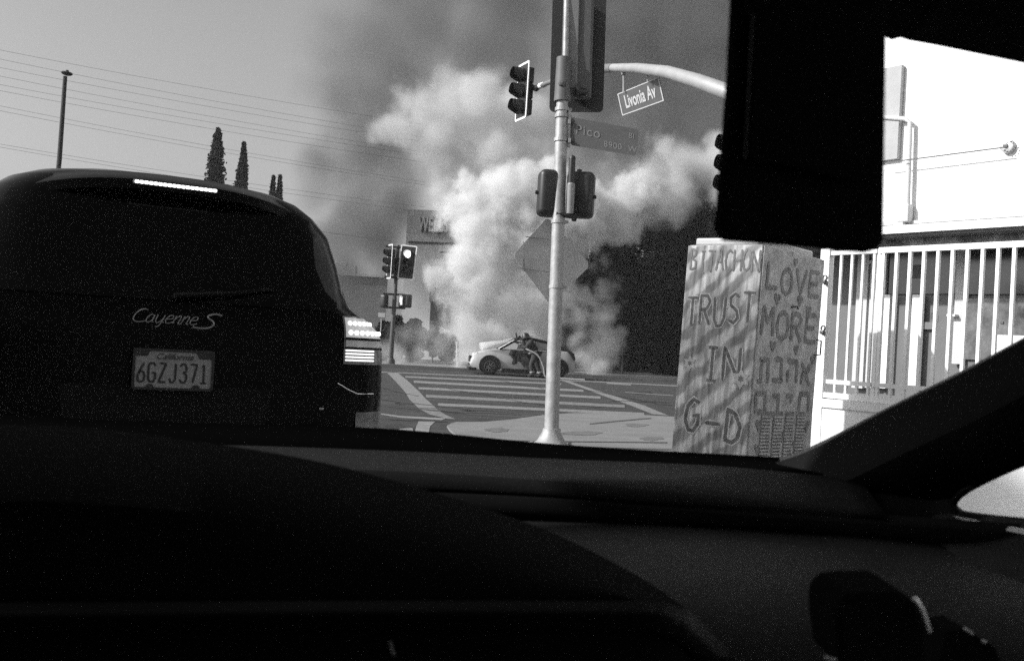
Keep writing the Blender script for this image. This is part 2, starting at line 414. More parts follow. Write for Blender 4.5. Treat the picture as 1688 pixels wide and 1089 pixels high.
# unseen tree added out of frame on the left to shade the lower cabinet
def shade_tree(loc, r, z0, z1, label):
    root = empty('added_shade_tree', loc, label, 'tree'); mb = MB()
    for i in range(130):
        a = random.uniform(0, 6.28); q = random.random() ** .5
        leaf_clump(mb, V((math.cos(a) * q * r, math.sin(a) * q * r, random.uniform(z0, z1))), .5, 110, .13)
    mb.build('crown', M_leaf, root)
    mb = MB(); mb.tube([(0, 0, 0), (.1, 0, z0 * .6), (0, 0, z1 - .5)], [.22, .17, .08]); mb.build('trunk', M_bark, root)
shade_tree(V((-12.5, 3.3, 0)), .75, 8.1, 9.75, 'unseen tree added left of the lane to shade the cabinet')

# ================================================================== FAR BUILDINGS
def pl_poly(pts, d): return [P(x, y, d) for x, y in pts]
bn = V((-.18, -.98, 0)).normalized(); bp0 = P(672, 500, 58)
br = V((-bn.y, bn.x, 0)).normalized()            # rightwards along the facade
if br.x < 0: br = -br
def B(x, y, off=0): return PL(x, y, bp0 + bn * off, bn)
bank = empty('bank_building', V((bp0.x, bp0.y, 0)), 'pale two storey bank with raised letters, half hidden in the smoke', 'building')
tl = B(672, 345); x0p = V((tl.x, tl.y, 0)); Hb = tl.z
mb = MB(); a = x0p; b_ = x0p + br * 9.2
mb.prism([a, b_, b_ - bn * 14, a - bn * 14], (0, 0, Hb)); at_world(mb.build('wall', M_bank), bank)
t2 = B(636, 457); a = V((t2.x, t2.y, 0)) ; 
mb = MB(); mb.prism([a - bn * .4, x0p - bn * .4 - br*.003, x0p - bn * 11 - br*.003, a - bn * 11], (0, 0, t2.z)); at_world(mb.build('side_wing', M_bank), bank)
# parapet band under the letters
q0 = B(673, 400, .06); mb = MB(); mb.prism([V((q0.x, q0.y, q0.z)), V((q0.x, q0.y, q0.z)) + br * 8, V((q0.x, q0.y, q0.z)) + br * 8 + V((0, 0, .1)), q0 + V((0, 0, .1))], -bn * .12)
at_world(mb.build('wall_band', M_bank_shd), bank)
def facade_rect(name, x0, y0, x1, y1, m, off=.05, th=.1):
    a, b2 = B(x0, y0, off), B(x1, y1, off); wv = (b2 - a).dot(br)
    a2 = V((a.x, a.y, min(a.z, b2.z))); mb = MB(); h = abs(a.z - b2.z)
    mb.prism([a2, a2 + br * wv, a2 + br * wv + V((0, 0, h)), a2 + V((0, 0, h))], -bn * th); return at_world(mb.build(name, m), bank)
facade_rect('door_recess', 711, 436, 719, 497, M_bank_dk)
facade_rect('window', 719, 437, 756, 494, mat('window_grid_glass', .10, .4), .055)
for i in range(12):
    facade_rect('window_bar', 719, 440 + i * 4.5, 756, 441.3 + i * 4.5, M_bank, .085, .06)
for i in range(9):
    facade_rect('window_bar', 721 + i * 4.3, 437, 722.2 + i * 4.3, 494, M_bank, .092, .06)
facade_rect('door', 710, 497, 727, 536, mat('dark_door', .035, .6), .06)
facade_rect('canopy', 716, 432, 775, 437, M_bank, .7, .7)
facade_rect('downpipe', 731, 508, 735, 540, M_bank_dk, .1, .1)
lw = V((1, 0, 0)); lc = B(744, 372, .2)
put_text('sign_lettering', 'WELLS FARGO', 1.2, lc, br, V((0, 0, 1)), M_bank_let, None, extrude=.05, offset=.03, space=1.08, sx=.47)
sg = bpy.data.objects['sign_lettering']; at_world(sg, bank)
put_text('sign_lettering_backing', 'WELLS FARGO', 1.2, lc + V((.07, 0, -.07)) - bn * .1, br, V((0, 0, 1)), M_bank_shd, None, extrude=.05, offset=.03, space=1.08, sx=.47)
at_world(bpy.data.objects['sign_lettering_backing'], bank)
# arm lamp on the facade
lp = empty('wall_lamp', B(752, 424, .1), 'dark arm lamp over the bank window', 'lamp')
mb = MB(); mb.tube([B(757, 426, .1), B(752, 418, .6), B(740, 415, 1.1), B(726, 416, 1.4)], [.1, .12, .08, .05], n=8); at_world(mb.build('arm', M_blk), lp)
mb = MB(); mb.tube([B(744, 414, 1.1), B(751, 420, .9), B(752, 424, .8)], [.12, .2, .1], n=8); at_world(mb.build('lamp_head', M_blk), lp)
# lower grey building at the left
lo = empty('low_building', P(600, 560, 66), 'low dark grey flat roofed building left of the bank', 'building')
t3 = P(540, 454, 66); t4 = P(637, 458, 66)
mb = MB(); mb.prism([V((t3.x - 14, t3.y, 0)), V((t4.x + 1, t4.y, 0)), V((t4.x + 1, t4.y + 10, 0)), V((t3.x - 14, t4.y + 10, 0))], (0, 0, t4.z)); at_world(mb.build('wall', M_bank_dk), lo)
mb = MB(); mb.box((t4.x - 6, t4.y - .06, t4.z + .08), (26, .3, .16)); at_world(mb.build('roof_edge', M_bank), lo)
for x, y, s_ in [(560, 446, .8), (570, 442, .5), (578, 447, .6)]:
    c = P(x, y, 66.5); mb = MB(); mb.rbox((c.x, c.y + .6, t4.z + .16 + s_ / 2), (s_, .6, s_), .05); at_world(mb.build('roof_unit', M_alu), lo)
c = P(629, 519, 46.5); mb = MB(); mb.box(c, (.32, .03, .2)); mb.tube([(c.x, c.y+.04, 0), (c.x, c.y+.04, c.z+.1)], .02)
tag(mb.build('notice_sign', M_bank_let), 'tiny pale notice just left of the far signal pole above the bushes', 'sign')
mb = MB(); c = P(754, 572, 44); mb.tube([(c.x + .08, c.y, 0), (c.x - .04, c.y, c.z + .25)], [.06, .05], n=8)
tag(mb.build('marker_post', M_bank_let), 'small white marker post standing in the smoke left of the pale car', 'post')
# pale utility box and thin pole by the dark trees
mb = MB(); c = P(986, 596, 47); mb.rbox((c.x, c.y, .55), (.5, .4, 1.0), .04); mb.box((c.x, c.y, .02), (.6, .5, .08))
tag(mb.build('utility_box', mat('pale_box', .2, .7, var=.3)), 'pale utility box behind the rear of the pale car', 'box')
mb = MB(); c = P(1027, 585, 49); mb.tube([(c.x, c.y, 0), (c.x, c.y, c.z)], [.05, .04]); mb.box((c.x, c.y, c.z + .1), (.2, .05, .2))
tag(mb.build('sign_post', M_hardw), 'thin post with a small plate in front of the dark trees', 'post')

# ================================================================== LAMP POST AND WIRES (left sky)
c0, c1 = P(107.5, 126, 42), P(98, 262, 42)
ps = empty('street_lamp', V((c0.x, c0.y, 0)), 'dark straight lamp post with flat cap rising above the suv roof', 'street lamp')
mb = MB(); mb.tube([(c1.x - .25, c0.y, 0), tuple(c1), tuple(c0)], [.11, .1, .085], n=12); at_world(mb.build('pole', M_lamp), ps)
hd = P(110.5, 120, 42); mb = MB(); mb.lathe([(.0, .12), (.06, .1), (.07, .04), (.2, .02), (.24, -.03), (.18, -.09), (.08, -.12), (0, -.12)], hd, (.08, 0, 1), 16); at_world(mb.build('lamp_head', M_lamp, smooth=True), ps)
WL = [((0, 83), (630, 195.5)), ((0, 98), (640, 218)), ((0, 112), (640, 226)), ((0, 126), (640, 243)), ((0, 140), (640, 249)), ((0, 150), (640, 260)),
      ((0, 175), (640, 292)), ((0, 183), (640, 297)), ((0, 238), (640, 335)), ((0, 243), (640, 343)), ((330, 350), (640, 398))]
names = ['topmost', 'second', 'third', 'fourth', 'fifth', 'sixth', 'seventh', 'eighth', 'ninth', 'tenth', 'lowest']
for i, ((xa, ya), (xb, yb)) in enumerate(WL):
    sl = (yb - ya) / (xb - xa); mb = MB(); pts = []
    n = 22; x_a, x_b = (-260, 700) if i < 10 else (300, 690)
    for k in range(n + 1):
        x = x_a + (x_b - x_a) * k / n; y = ya + sl * (x - xa) + 9 * (((x - 300) / 400) ** 2 - .5) * -.6
        pts.append(P(x, y, 46 + k * .55))
    mb.tube(pts, .007, n=5)
    tag(mb.build('overhead_wire', M_wire), 'thin overhead wire, %s of those crossing the left sky counted from above' % names[i], 'wire', 'overhead wires across the left sky')

# ================================================================== TRAFFIC SIGNALS
def Mframe(loc, face, up=V((0, 0, 1))):
    """local +Y points the way the signal faces, +Z up"""
    f = V(face).normalized(); x = f.cross(up).normalized(); u = x.cross(f)
    M = Matrix((x, f, u)).transposed().to_4x4(); M.translation = V(loc); return M
def rrect(w_, h_, r_, n=5):
    pts = []
    for cx, cz, a0 in ((w_/2-r_, h_/2-r_, 0), (-w_/2+r_, h_/2-r_, 90), (-w_/2+r_, -h_/2+r_, 180), (w_/2-r_, -h_/2+r_, 270)):
        for k in range(n + 1):
            a = R(a0 + 90 * k / n); pts.append((cx + math.cos(a) * r_, cz + math.sin(a) * r_))
    return pts
def signal3(loc, face, label, group, up=V((0, 0, 1)), border=True, lit=None, s=1.0, plate=(.62, 1.3), back_detail=False):
    M = Mframe(loc, face, up)
    root = bpy.data.objects.new('traffic_signal', None); COL.objects.link(root); root.matrix_world = M; root.scale = (s, s, s); root.empty_display_size = .1
    tag(root, label, 'traffic signal', group)
    root.rotation_mode = 'XYZ'
    mb = MB()
    for k in (-1, 0, 1): mb.rbox((0, -.09, k * .352), (.34, .2, .345), .03, 2)
    mb.build('housing', M_blk, root)
    w_, h_ = plate
    mb = MB(); mb.prism([(x, .012, z) for x, z in rrect(w_, h_, .06)], (0, -.012, 0))
    mb.build('backplate', M_blk, root)
    if border:
        mb = MB(); o_, i_ = rrect(w_ + .012, h_ + .012, .06), rrect(w_ - .08, h_ - .08, .04)
        for yy in (.0155,):
            mb.grid([[(x, yy, z) for x, z in o_ + o_[:1]], [(x, yy, z) for x, z in i_ + i_[:1]]])
        mb.grid([[(x, .0155, z) for x, z in o_ + o_[:1]], [(x, -.004, z) for x, z in o_ + o_[:1]]])
        mb.build('reflective_border', M_retro, root)
    for k in (1, 0, -1):
        on = lit == {1: 0, 0: 1, -1: 2}[k]
        mb = MB(); mb.lathe([(.148, .02), (.13, .035), (.07, .05), (.001, .055)], (0, 0, k * .352), (0, 1, 0), 24)
        mb.build('lens', M_lens_on if on else M_lens_off, root, smooth=True)
        mb = MB()
        rows = []
        for (r_, y_, cut) in ((.165, .02, 0), (.165, .12, .02), (.162, .27, .1)):
            row = []
            for q in range(21):
                a = R(-65 + 310 * q / 20) if True else 0
                yy = y_ if math.sin(a) > -.2 else y_ * (1 - (.55 * min(1, (-.2 - math.sin(a)) * 2)))
                row.append((math.cos(a) * r_, yy, math.sin(a) * r_ + k * .352))
            rows.append(row)
        mb.grid(rows); rows2 = [[(x * .97, y, (z - k * .352) * .97 + k * .352) for x, y, z in r] for r in rows]; mb.grid(rows2)
        mb.grid([rows[-1], rows2[-1]])
        mb.build('visor', M_blk, root)
    if back_detail:
        mb = MB(); mb.rbox((.0, -.2, 0), (.1, .05, 1.16), .015, 2); mb.build('back_rib', M_alu, root)
    return root
# --- near pole (steel post in the middle of the picture)
zb = .03
pb = G(908, 735, zb); pt = P(927, 168, 11.55)
pole = empty('signal_pole', V((pb.x, pb.y, zb)), 'galvanised steel signal pole standing alone on the near corner in the middle', 'pole')
D0 = (pb - CAM).dot(F_)
print('pole base', pb, D0)
def PP(f): return pb + (pt - pb) * f
mb = MB(); mb.tube([PP(0) + V((0, 0, .05)), PP(.33), PP(.66), PP(1.0)], [.083, .078, .073, .069], n=24, cap=True); at_world(mb.build('shaft', M_galv, smooth=True), pole)
mb = MB(); mb.lathe([(.001, .2), (.1, .2), (.105, .16), (.16, .06), (.2, .03), (.2, 0)], pb, (0, 0, 1), 28)
for k in range(4):
    a = R(20 + 90 * k); mb.lathe([(.022, 0), (.022, .05), (.001, .055)], pb + V((math.cos(a) * .23, math.sin(a) * .23, 0)), (0, 0, 1), 6)
mb.box(pb + V((0, 0, .008)), (.5, .5, .016))
at_world(mb.build('base_flange', M_galv, smooth=True), pole)
def on_pole(y):  # point on the pole axis at pixel row y
    lo_, hi_ = -.1, 1.6
    for _ in range(40):
        mid = (lo_ + hi_) / 2; q = PP(mid) - CAM; yy = 544.5 - q.dot(U_) / q.dot(F_) * FPX
        if yy > y: lo_ = mid
        else: hi_ = mid
    return PP(lo_)
axis = (pt - pb).normalized()
for y in (366, 473, 181, 231, 192):
    c = on_pole(y); mb = MB(); mb.lathe([(.072, -.02), (.084, -.02), (.084, .02), (.072, .02)], c, axis, 20); mb.box(c + R_ * .09, (.05, .04, .03)); at_world(mb.build('clamp', M_galv), pole)
c = on_pole(95); mb = MB(); mb.tube([on_pole(168), on_pole(150), on_pole(96)], [.10, .095, .085], n=20); mb.lathe([(.001, .03), (.035, .02), (.05, -.01)], on_pole(140) - F_ * .1 - R_ * .01, -F_, 12)
at_world(mb.build('pole_top_collar', mat('dark_collar', .10, .6, var=.2), smooth=True), pole)
mb = MB(); mb.tube([on_pole(98) + R_ * .02, on_pole(-60) + R_ * .01], .034, n=12); at_world(mb.build('thin_pipe', M_galv, smooth=True), pole)
# head on top, seen from behind
mlow = P(945, 180, 11.75)
hloc = mlow + V((.02, .1, .74))
hd3 = signal3(hloc, V((.10, 1, 0)), 'large signal head seen from behind at the top of the near steel pole', 'signal heads', up=V((-.028, 0, 1)), border=False, plate=(.64, 1.5), back_detail=False)
hd3_M = Mframe(hloc, V((.16, 1, 0)), V((.06, 0, 1)))
mb = MB(); mb.rbox((0, -.2, 0), (.36, .06, 1.30), .03, 3); mb.build('back_cover', mat('back_cover_grey', .07, .5), hd3)
mb = MB(); mb.rbox((-.06, -.24, 0), (.15, .03, 1.32), .012, 2); mb.build('back_channel', mat('channel_grey', .16, .5), hd3)
mb = MB(); mb.tube([on_pole(152), on_pole(150) + R_ * .15, on_pole(150) + R_ * .27 + F_ * .05], .04, n=10); mb.lathe([(.07, -.02), (.07, .02)], on_pole(150) + R_ * .17, R_, 12)
at_world(mb.build('signal_bracket', M_blk, smooth=True), pole)
# blade sign on the near pole
ss = empty('street_name_sign', P(941, 225, 11.5), 'weathered blade sign reading Pico Bl 8900 W on the steel pole', 'street sign')
A, B1, C1, D1 = P(941, 193, 11.5), P(1053, 213.5, 11.3), P(1049, 257, 11.3), P(939.5, 239, 11.5)
nn = (B1 - A).cross(D1 - A).normalized()
if nn.dot(F_) > 0: nn = -nn
mb = MB(); mb.prism([A + (B1-A)*.03, B1 + (A-B1)*.03, B1 + (C1-B1)*.08, C1 - (C1-B1)*.08, C1 + (D1-C1)*.03, D1 + (C1-D1)*.03, D1 + (A-D1)*.08, A + (D1-A)*.08], -nn * .006); at_world(mb.build('panel', M_sign_face2), ss)
ux = (B1 - A).normalized(); uy = (A - D1).normalized()
def on_sign(u, v): return A + (B1 - A) * u + (D1 - A) * v + nn * .004
o = put_text('lettering', 'Pico', .155, on_sign(.26, .42), ux, uy, M_sign_txt2, extrude=.001, space=1.15); at_world(o, ss)
o = put_text('lettering', 'Bl', .085, on_sign(.9, .28), ux, uy, M_sign_txt2, extrude=.001, space=1.1); at_world(o, ss)
o = put_text('lettering', '8900  W', .1, on_sign(.74, .74), ux, uy, M_sign_txt2, extrude=.001, space=1.1); at_world(o, ss)
mb = MB(); 
for y in (201, 232): mb.box(P(938.5, y, 11.47), (.03, .05, .05))
mb.tube([P(939, 182, 11.5), P(937.5, 243, 11.5)], .018, n=8); at_world(mb.build('bracket', M_galv), ss)
# two pedestrian heads seen from behind, and the tube controller between them
def ped_box(x, y, d, wd, hg, dp, label, rz, lit=False, s=1.0, name='pedestrian_signal'):
    root = empty(name, P(x, y, d), label, 'pedestrian signal', 'pedestrian signals', rz=rz); root.scale = (s, s, s)
    mb = MB(); mb.rbox((0, 0, 0), (wd, dp, hg), min(wd, hg, dp) * .3, 5); mb.build('housing', M_blk, root, smooth=True)
    return root
r1 = ped_box(903.5, 319, 11.52, .24, .54, .26, 'small pedestrian signal seen from behind on the left side of the near steel pole', R(8))
mb = MB(); mb.lathe([(.02, 0), (.025, .03), (.0, .04)], (-.12, -.02, 0), (-1, 0, 0), 8); mb.build('hinge_knob', M_blk, r1)
r2 = ped_box(957, 322, 11.6, .32, .54, .22, 'wider pedestrian signal seen from behind on the right side of the near steel pole', R(-14))
mb = MB(); mb.lathe([(.02, 0), (.025, .03), (.0, .04)], (.155, -.02, -.02), (1, 0, 0), 8); mb.lathe([(.03, 0), (.03, .03), (.0, .04)], (-.03, 0, .27), (0, 0, 1), 8); mb.lathe([(.03, 0), (.03, .03), (.0, .04)], (-.06, 0, -.27), (0, 0, -1), 8); mb.build('hinge_knob', M_blk, r2)
ct = empty('signal_bracket', P(943, 305, 11.35), 'black upright bracket tube with a pale sleeve between pole and right pedestrian signal', 'bracket')
mb = MB(); mb.tube([P(943.5, 262, 11.38), P(941.5, 303, 11.38), P(940, 352, 11.4)], [.038, .042, .042], n=12); mb.lathe([(.04, 0), (.03, .03), (.001, .045)], P(943.5, 262, 11.38), (0, 0, 1), 12); mb.tube([P(917, 352, 11.4), P(950, 358, 11.4)], .03, n=8); at_world(mb.build('tube', M_blk, smooth=True), ct)
mb = MB(); mb.tube([P(941.5, 305, 11.3), P(939.5, 352, 11.3)], [.045, .04], n=14); mb.lathe([(.045, 0), (.04, .02), (.001, .03)], P(941.5, 305, 11.3), (0, 0, 1), 14); at_world(mb.build('sleeve', mat('sleeve_grey', .22, .5, var=.1), smooth=True), ct)
# diamond warning sign seen from behind
wsn = empty('warning_sign', P(908, 430, 11.72), 'diamond shaped warning sign seen from behind on the near steel pole', 'sign')
dia = [P(903, 357, 11.7), P(974, 437, 11.85), P(907, 502, 11.75), P(845, 421, 11.6)]
nd = (dia[1] - dia[3]).cross(dia[0] - dia[2]).normalized()
if nd.dot(F_) > 0: nd = -nd
pts = []
for i in range(4):
    p, a, b2 = dia[i], dia[i - 1], dia[(i + 1) % 4]
    pts += [p + (a - p) * .07, p + (a - p) * .03 + (b2 - p) * .03, p + (b2 - p) * .07]
mb = MB(); mb.prism(pts, -nd * .005); at_world(mb.build('panel', M_alu), wsn)
mb = MB(); c = P(880, 424, 11.62); mb.tube([P(863, 398, 11.64), P(864, 447, 11.64)], .005, n=5); mb.tube([P(866, 390, 11.63), P(905, 394, 11.63)], .005, n=5); mb.tube([P(858, 442, 11.63), P(905, 448, 11.63)], .005, n=5)
at_world(mb.build('back_seam', mat('seam_dark', .12, .6)), wsn)

# --- mast arm with two heads and the hanging name sign
pm = P(1252, 330, 12.3)
mast = empty('mast_arm_pole', V((pm.x, pm.y, 0)), 'tall pole with long curved pale mast arm reaching over the road from the right', 'signal mast')
mb = MB(); mb.lathe([(.2, 0), (.2, .25), (.135, .4)], (pm.x, pm.y, .03), (0, 0, 1), 20); mb.tube([(pm.x, pm.y, .2), (pm.x, pm.y, 4.9)], [.13, .11], n=20); at_world(mb.build('pole', M_arm, smooth=True), mast)
AP = [(1250, 185, 12.3), (1225, 167, 12.4), (1200, 152, 12.6), (1150, 134, 13.2), (1100, 119, 14.2), (1050, 112.5, 15.6), (1010, 112, 16.8)]
mb = MB(); mb.tube([P(*a) for a in AP], [.105, .104, .102, .098, .09, .078, .068], n=20); at_world(mb.build('arm', M_arm, smooth=True), mast)
AP2 = [(1010, 112, 16.8), (995, 113, 17.3), (950, 122, 19), (905, 136, 21), (893, 141, 21.5)]
mb = MB(); mb.tube([P(*a) for a in AP2], [.076, .074, .062, .05, .045], n=16); at_world(mb.build('arm_end', mat('arm_tip_grey', .17, .6, var=.2), smooth=True), mast)
mb = MB(); mb.tube([P(898, 139.5, 21.4), P(890, 142, 21.6)], .062, n=12); at_world(mb.build('arm_cap', M_whitep), mast)
mb = MB(); mb.tube([P(892, 141.5, 21.6), P(884, 146, 21.8), P(872, 143, 22)], [.04, .07, .04], n=10); at_world(mb.build('arm_bracket', M_blk), mast)
s1 = signal3(P(861.5, 151, 22.0), V((-.93, -.40, 0)), 'signal head with white edged backplate hanging at the far end of the curved mast arm', 'signal heads', up=V((.035, 0, 1)), plate=(.6, 1.25))
s2 = signal3(P(1206, 272, 12.5), V((-.97, -.2, 0)), 'signal head half hidden by the dark visor, beside the mast arm pole', 'signal heads', up=V((0, 0, 1)), border=False, plate=(.3, 1.0), s=.72)
ls = empty('street_name_sign', P(1055, 160, 15.7), 'tilted hanging sign reading Livonia Av below the curved mast arm', 'street sign')
A, B1, C1, D1 = P(1018, 155, 16.6), P(1086, 127, 15.2), P(1094.5, 165, 15.2), P(1026, 191, 16.6)
nn = (B1 - A).cross(D1 - A).normalized()
if nn.dot(F_) > 0: nn = -nn
mb = MB(); mb.prism([A, B1, C1, D1], -nn * .01); at_world(mb.build('panel', M_sign_face), ls)
def q_(u, v, h=.004): return A + (B1 - A) * u + (D1 - A) * v + nn * h
o_ = [(0, 0), (1, 0), (1, 1), (0, 1), (0, 0)]; i_ = [(.022, .042), (.978, .042), (.978, .958), (.022, .958), (.022, .042)]
mb = MB(); mb.grid([[q_(*p) for p in o_], [q_(*p) for p in i_]]); at_world(mb.build('border', M_sign_txt), ls)
wS = (B1 - A).length
o = put_text('lettering', 'Livonia Av', .3, q_(.5, .5), B1 - A, A - D1, M_sign_txt, extrude=.002, offset=.006, sx=.86); at_world(o, ls)
for x, d, y1 in ((1028, 16.3, 151), (1068, 15.4, 134)):
    mb = MB(); mb.tube([P(x, 117, d), P(x, y1, d)], .018, n=6); mb.rbox(P(x, 121, d), (.07, .06, .06), .01, 2); at_world(mb.build('hanger', M_arm), ls)

# --- far corner signal pole
fp = G(643.5, 601); fd = (fp - CAM).dot(F_); print('far pole depth', fd)
ft = P(656.5, 404, fd)
far = empty('signal_pole', fp, 'thin signal pole on the far corner in front of the bushes', 'pole')
mb = MB(); mb.tube([fp, P(650, 500, fd), ft], [.11, .09, .07], n=12); mb.lathe([(.2, 0), (.18, .2), (.1, .3)], fp, (0, 0, 1), 12); at_world(mb.build('shaft', mat('far_pole_grey', .07, .6, var=.3), smooth=True), far)
mb = MB()
for y, xa, xb in ((407, 636, 662), (457, 634, 660), (485, 632, 668), (507, 631, 668)): mb.tube([P(xa, y - 1, fd - .05), P(xb, y + 1, fd - .05)], .045, n=6)
mb.tube([P(655, 425, fd-.02), P(653, 460, fd-.02)], .12, n=8)
at_world(mb.build('bracket', M_blk), far)
up_ = V((.06, 0, 1))
signal3(P(642.5, 431, fd - .3), V((-.92, -.4, 0)), 'left hand signal head of the far pole facing left with all lamps dark', 'signal heads', up=up_, plate=(.62, 1.42), s=1.0)
signal3(P(671.5, 432.5, fd - .3), V((-.12, -1, 0)), 'right hand signal head of the far pole with its top lamp lit', 'signal heads', up=up_, lit=0, plate=(.68, 1.42), s=1.0)
r3 = ped_box(633.5, 496, fd - .1, .3, .56, .3, 'dark pedestrian signal on the left of the far pole', R(60))
r4 = ped_box(668, 496, fd - .1, .55, .56, .24, 'pedestrian signal with a lit hand on the right of the far pole', 0)
mb = MB(); mb.box((-.17, -.13, .02), (.12, .02, .2)); mb.box((-.21, -.13, .13), (.03, .02, .12)); mb.box((-.17, -.13, .15), (.03, .02, .14)); mb.box((-.12, -.13, .13), (.025, .02, .1)); mb.box((-.15, -.13, -.12), (.09, .02, .12))
mb.build('hand_symbol', mat('hand_glow', .5, .5, emit=.7), r4)
mb = MB(); mb.rbox((.16, -.2, 0), (.22, .2, .46), .06); mb.build('visor', M_blk, r4)

# ================================================================== BURNING CAR
mp = G(861, 620.5); 
car = empty('burnt_car', V((mp.x, mp.y + .75, .0)), 'pale hatchback with burnt out cabin smoking across the road', 'car', rz=R(180 + 5))
# local frame: +x = forward (points to the left of the picture), y = sideways (+y faces the camera after the turn), z up
L0, L1 = 2.02, -1.82
def body_half(x, zf):
    return .86 - .16 * max(0, (abs(x) - 1.35) / .65) ** 2 - .07 * max(0, zf - .5)
prof_top = [(-1.85, .55), (-1.83, .85), (-1.74, .98), (-1.5, 1.0), (-1.0, .98), (-.4, .97), (.3, .965), (.75, .96), (1.05, .945), (1.4, .89), (1.7, .81), (1.88, .70), (1.97, .55), (1.99, .40)]
rows = []
N = 12
for x, zt in prof_top:
    row = []
    for k in range(N + 1):
        s_ = -1 + 2 * k / N
        for_z = []
        hw = body_half(x, .6)
        row.append((x, s_ * hw * .93, zt - .03 * abs(s_) ** 3))
    rows.append(row)
mb = MB(); vr = mb.grid(rows)
for side in (0, N):       # flanks
    sg_ = -1 if side == 0 else 1
    prev = rows
    lv = [[rows[i][side] for i in range(len(rows))]]
    for f, dw in ((.75, 1.04), (.5, 1.07), (.25, 1.07), (.0, 1.03)):
        r = []
        for i, (x, zt) in enumerate(prof_top):
            zl = .24 + (zt - .24) * f if zt > .3 else zt
            r.append((x, rows[i][side][1] * dw, zl))
        lv.append(r)
    mb.grid(lv)
for idx in (0, -1):       # nose and tail
    top_ = rows[idx]; mb.grid([top_, [(p[0], p[1], .24) for p in top_]])
o = mb.build('body', M_mini, car, smooth=True)
def wheel(parent, c, r_, wdt, ax=(0, 1, 0), spokes=9):
    root = empty('wheel', c, None, None); root.parent = parent
    mb = MB(); mb.lathe([(r_ * .66, -wdt/2), (r_ * .9, -wdt/2), (r_, -wdt * .35), (r_, wdt * .35), (r_ * .9, wdt/2), (r_ * .66, wdt/2)], (0, 0, 0), ax, 32); mb.build('tyre', M_tyre, root, smooth=True)
    mb = MB(); A_ = V(ax); e1 = A_.orthogonal().normalized(); e2 = A_.cross(e1)
    mb.lathe([(r_ * .67, wdt * .5), (r_ * .62, wdt * .52), (r_ * .6, wdt * .3)], (0, 0, 0), ax, 32); mb.lathe([(.001, wdt*.46), (r_*.16, wdt*.45), (r_*.18, wdt*.3)], (0, 0, 0), ax, 16)
    for k in range(spokes):
        a = k * 2 * math.pi / spokes; d = e1 * math.cos(a) + e2 * math.sin(a); mb.tube([d * r_ * .1 + A_ * wdt * .42, d * r_ * .63 + A_ * wdt * .42], [r_ * .07, r_ * .05], n=6)
    mb.build('rim', M_rim, root); 
    mb = MB(); mb.lathe([(.001, wdt * .1), (r_ * .62, wdt * .1)], (0, 0, 0), ax, 24); mb.build('brake_disc', M_blk, root)
    return root
for x in (1.28, -1.21):
    for s_ in (1, -1):
        wh = wheel(car, (x, s_ * .80, .31), .31, .2, (0, s_, 0))
        mb = MB(); pts = [(x + math.cos(R(a)) * .395, s_ * .897, .33 + math.sin(R(a)) * .395) for a in range(-18, 199, 12)]
        mb.prism(pts, (0, -s_ * .2, 0)); mb.build('wheel_arch', M_char, car)
mb = MB(); mb.prism([(-.75, .915, .12), (.85, .915, .12), (.85, .915, .27), (-.75, .915, .27)], (0, -.1, 0)); mb.build('sill', M_char, car)
mb = MB(); mb.rbox((1.9, 0, .20), (.3, 1.4, .12), .03); mb.build('front_lip', M_char, car)
def on_nose(y, z, o=.012): return (1.985 + o, y, z)
mb = MB(); mb.rbox((1.97, .0, .54), (.09, .9, .24), .04); mb.build('grille', M_char, car)
mb = MB(); mb.rbox((1.985, .0, .33), (.07, 1.0, .10), .02); mb.build('air_intake', M_char, car)
for s_ in (1, -1):
    mb = MB(); mb.lathe([(.001, .06), (.09, .04), (.12, 0), (.12, -.03)], (1.80, s_ * .63, .70), (.75, s_ * .45, .5), 20); mb.build('headlight', M_tail_lo, car, smooth=True)
    mb = MB(); mb.lathe([(.001, .03), (.06, .02), (.07, 0)], (1.93, s_ * .66, .42), (.9, s_ * .4, 0), 14); mb.build('fog_lamp', M_blk, car, smooth=True)
# charred cabin: pillars, sagging roof, scorched door
cb = MB()
for s_ in (1, -1):
    y0, y1 = s_ * .80, s_ * .62
    cb.tube([(.95, y0, .95), (.62, s_*.72, 1.15), (.30, y1, 1.36)], [.035, .04, .045], n=7)
    cb.tube([(.30, y1, 1.36), (-.1, y1, 1.42), (-.7, y1, 1.32), (-1.05, s_ * .64, 1.22), (-1.5, s_ * .70, 1.06), (-1.75, s_ * .74, .93)], [.045, .05, .045, .05, .05, .04], n=7)
    cb.tube([(-.28, y0, .95), (-.22, y1, 1.40)], [.07, .05], n=7)
    cb.tube([(-1.0, y0, .96), (-1.05, s_ * .64, 1.22)], [.06, .04], n=6)
cb.grid([[(.30 - k*.17, -.62 + j * .155, 1.38 + .04 * math.sin(k*1.3 + j) - .02 * abs(j - 4)) for j in range(9)] for k in range(5)])
cb.build('charred_roof_frame', M_char, car)
cb = MB(); cb.grid([[(.3 - k * .1, .1 + .05*j, 1.36 + .10 * (k % 2) + .05 * math.sin(j * 2 + k)) for j in range(8)] for k in range(4)]); cb.build('peeled_roof_skin', M_char, car)
def patch(name, pts, m, y=.93, th=.02):
    mb = MB(); mb.prism([(x, y + dy, z) for x, z, dy in pts], (0, -th, 0)); return mb.build(name, m, car)
patch('scorched_door', [(.55, .96, -.05), (.62, .80, .0), (.46, .62, 0), (.50, .45, 0), (.40, .40, 0), (.30, .58, 0), (.16, .5, 0), (.05, .33, 0), (-.45, .28, 0), (-.58, .42, 0), (-.50, .7, 0), (-.62, .96, -.05)], M_ash)
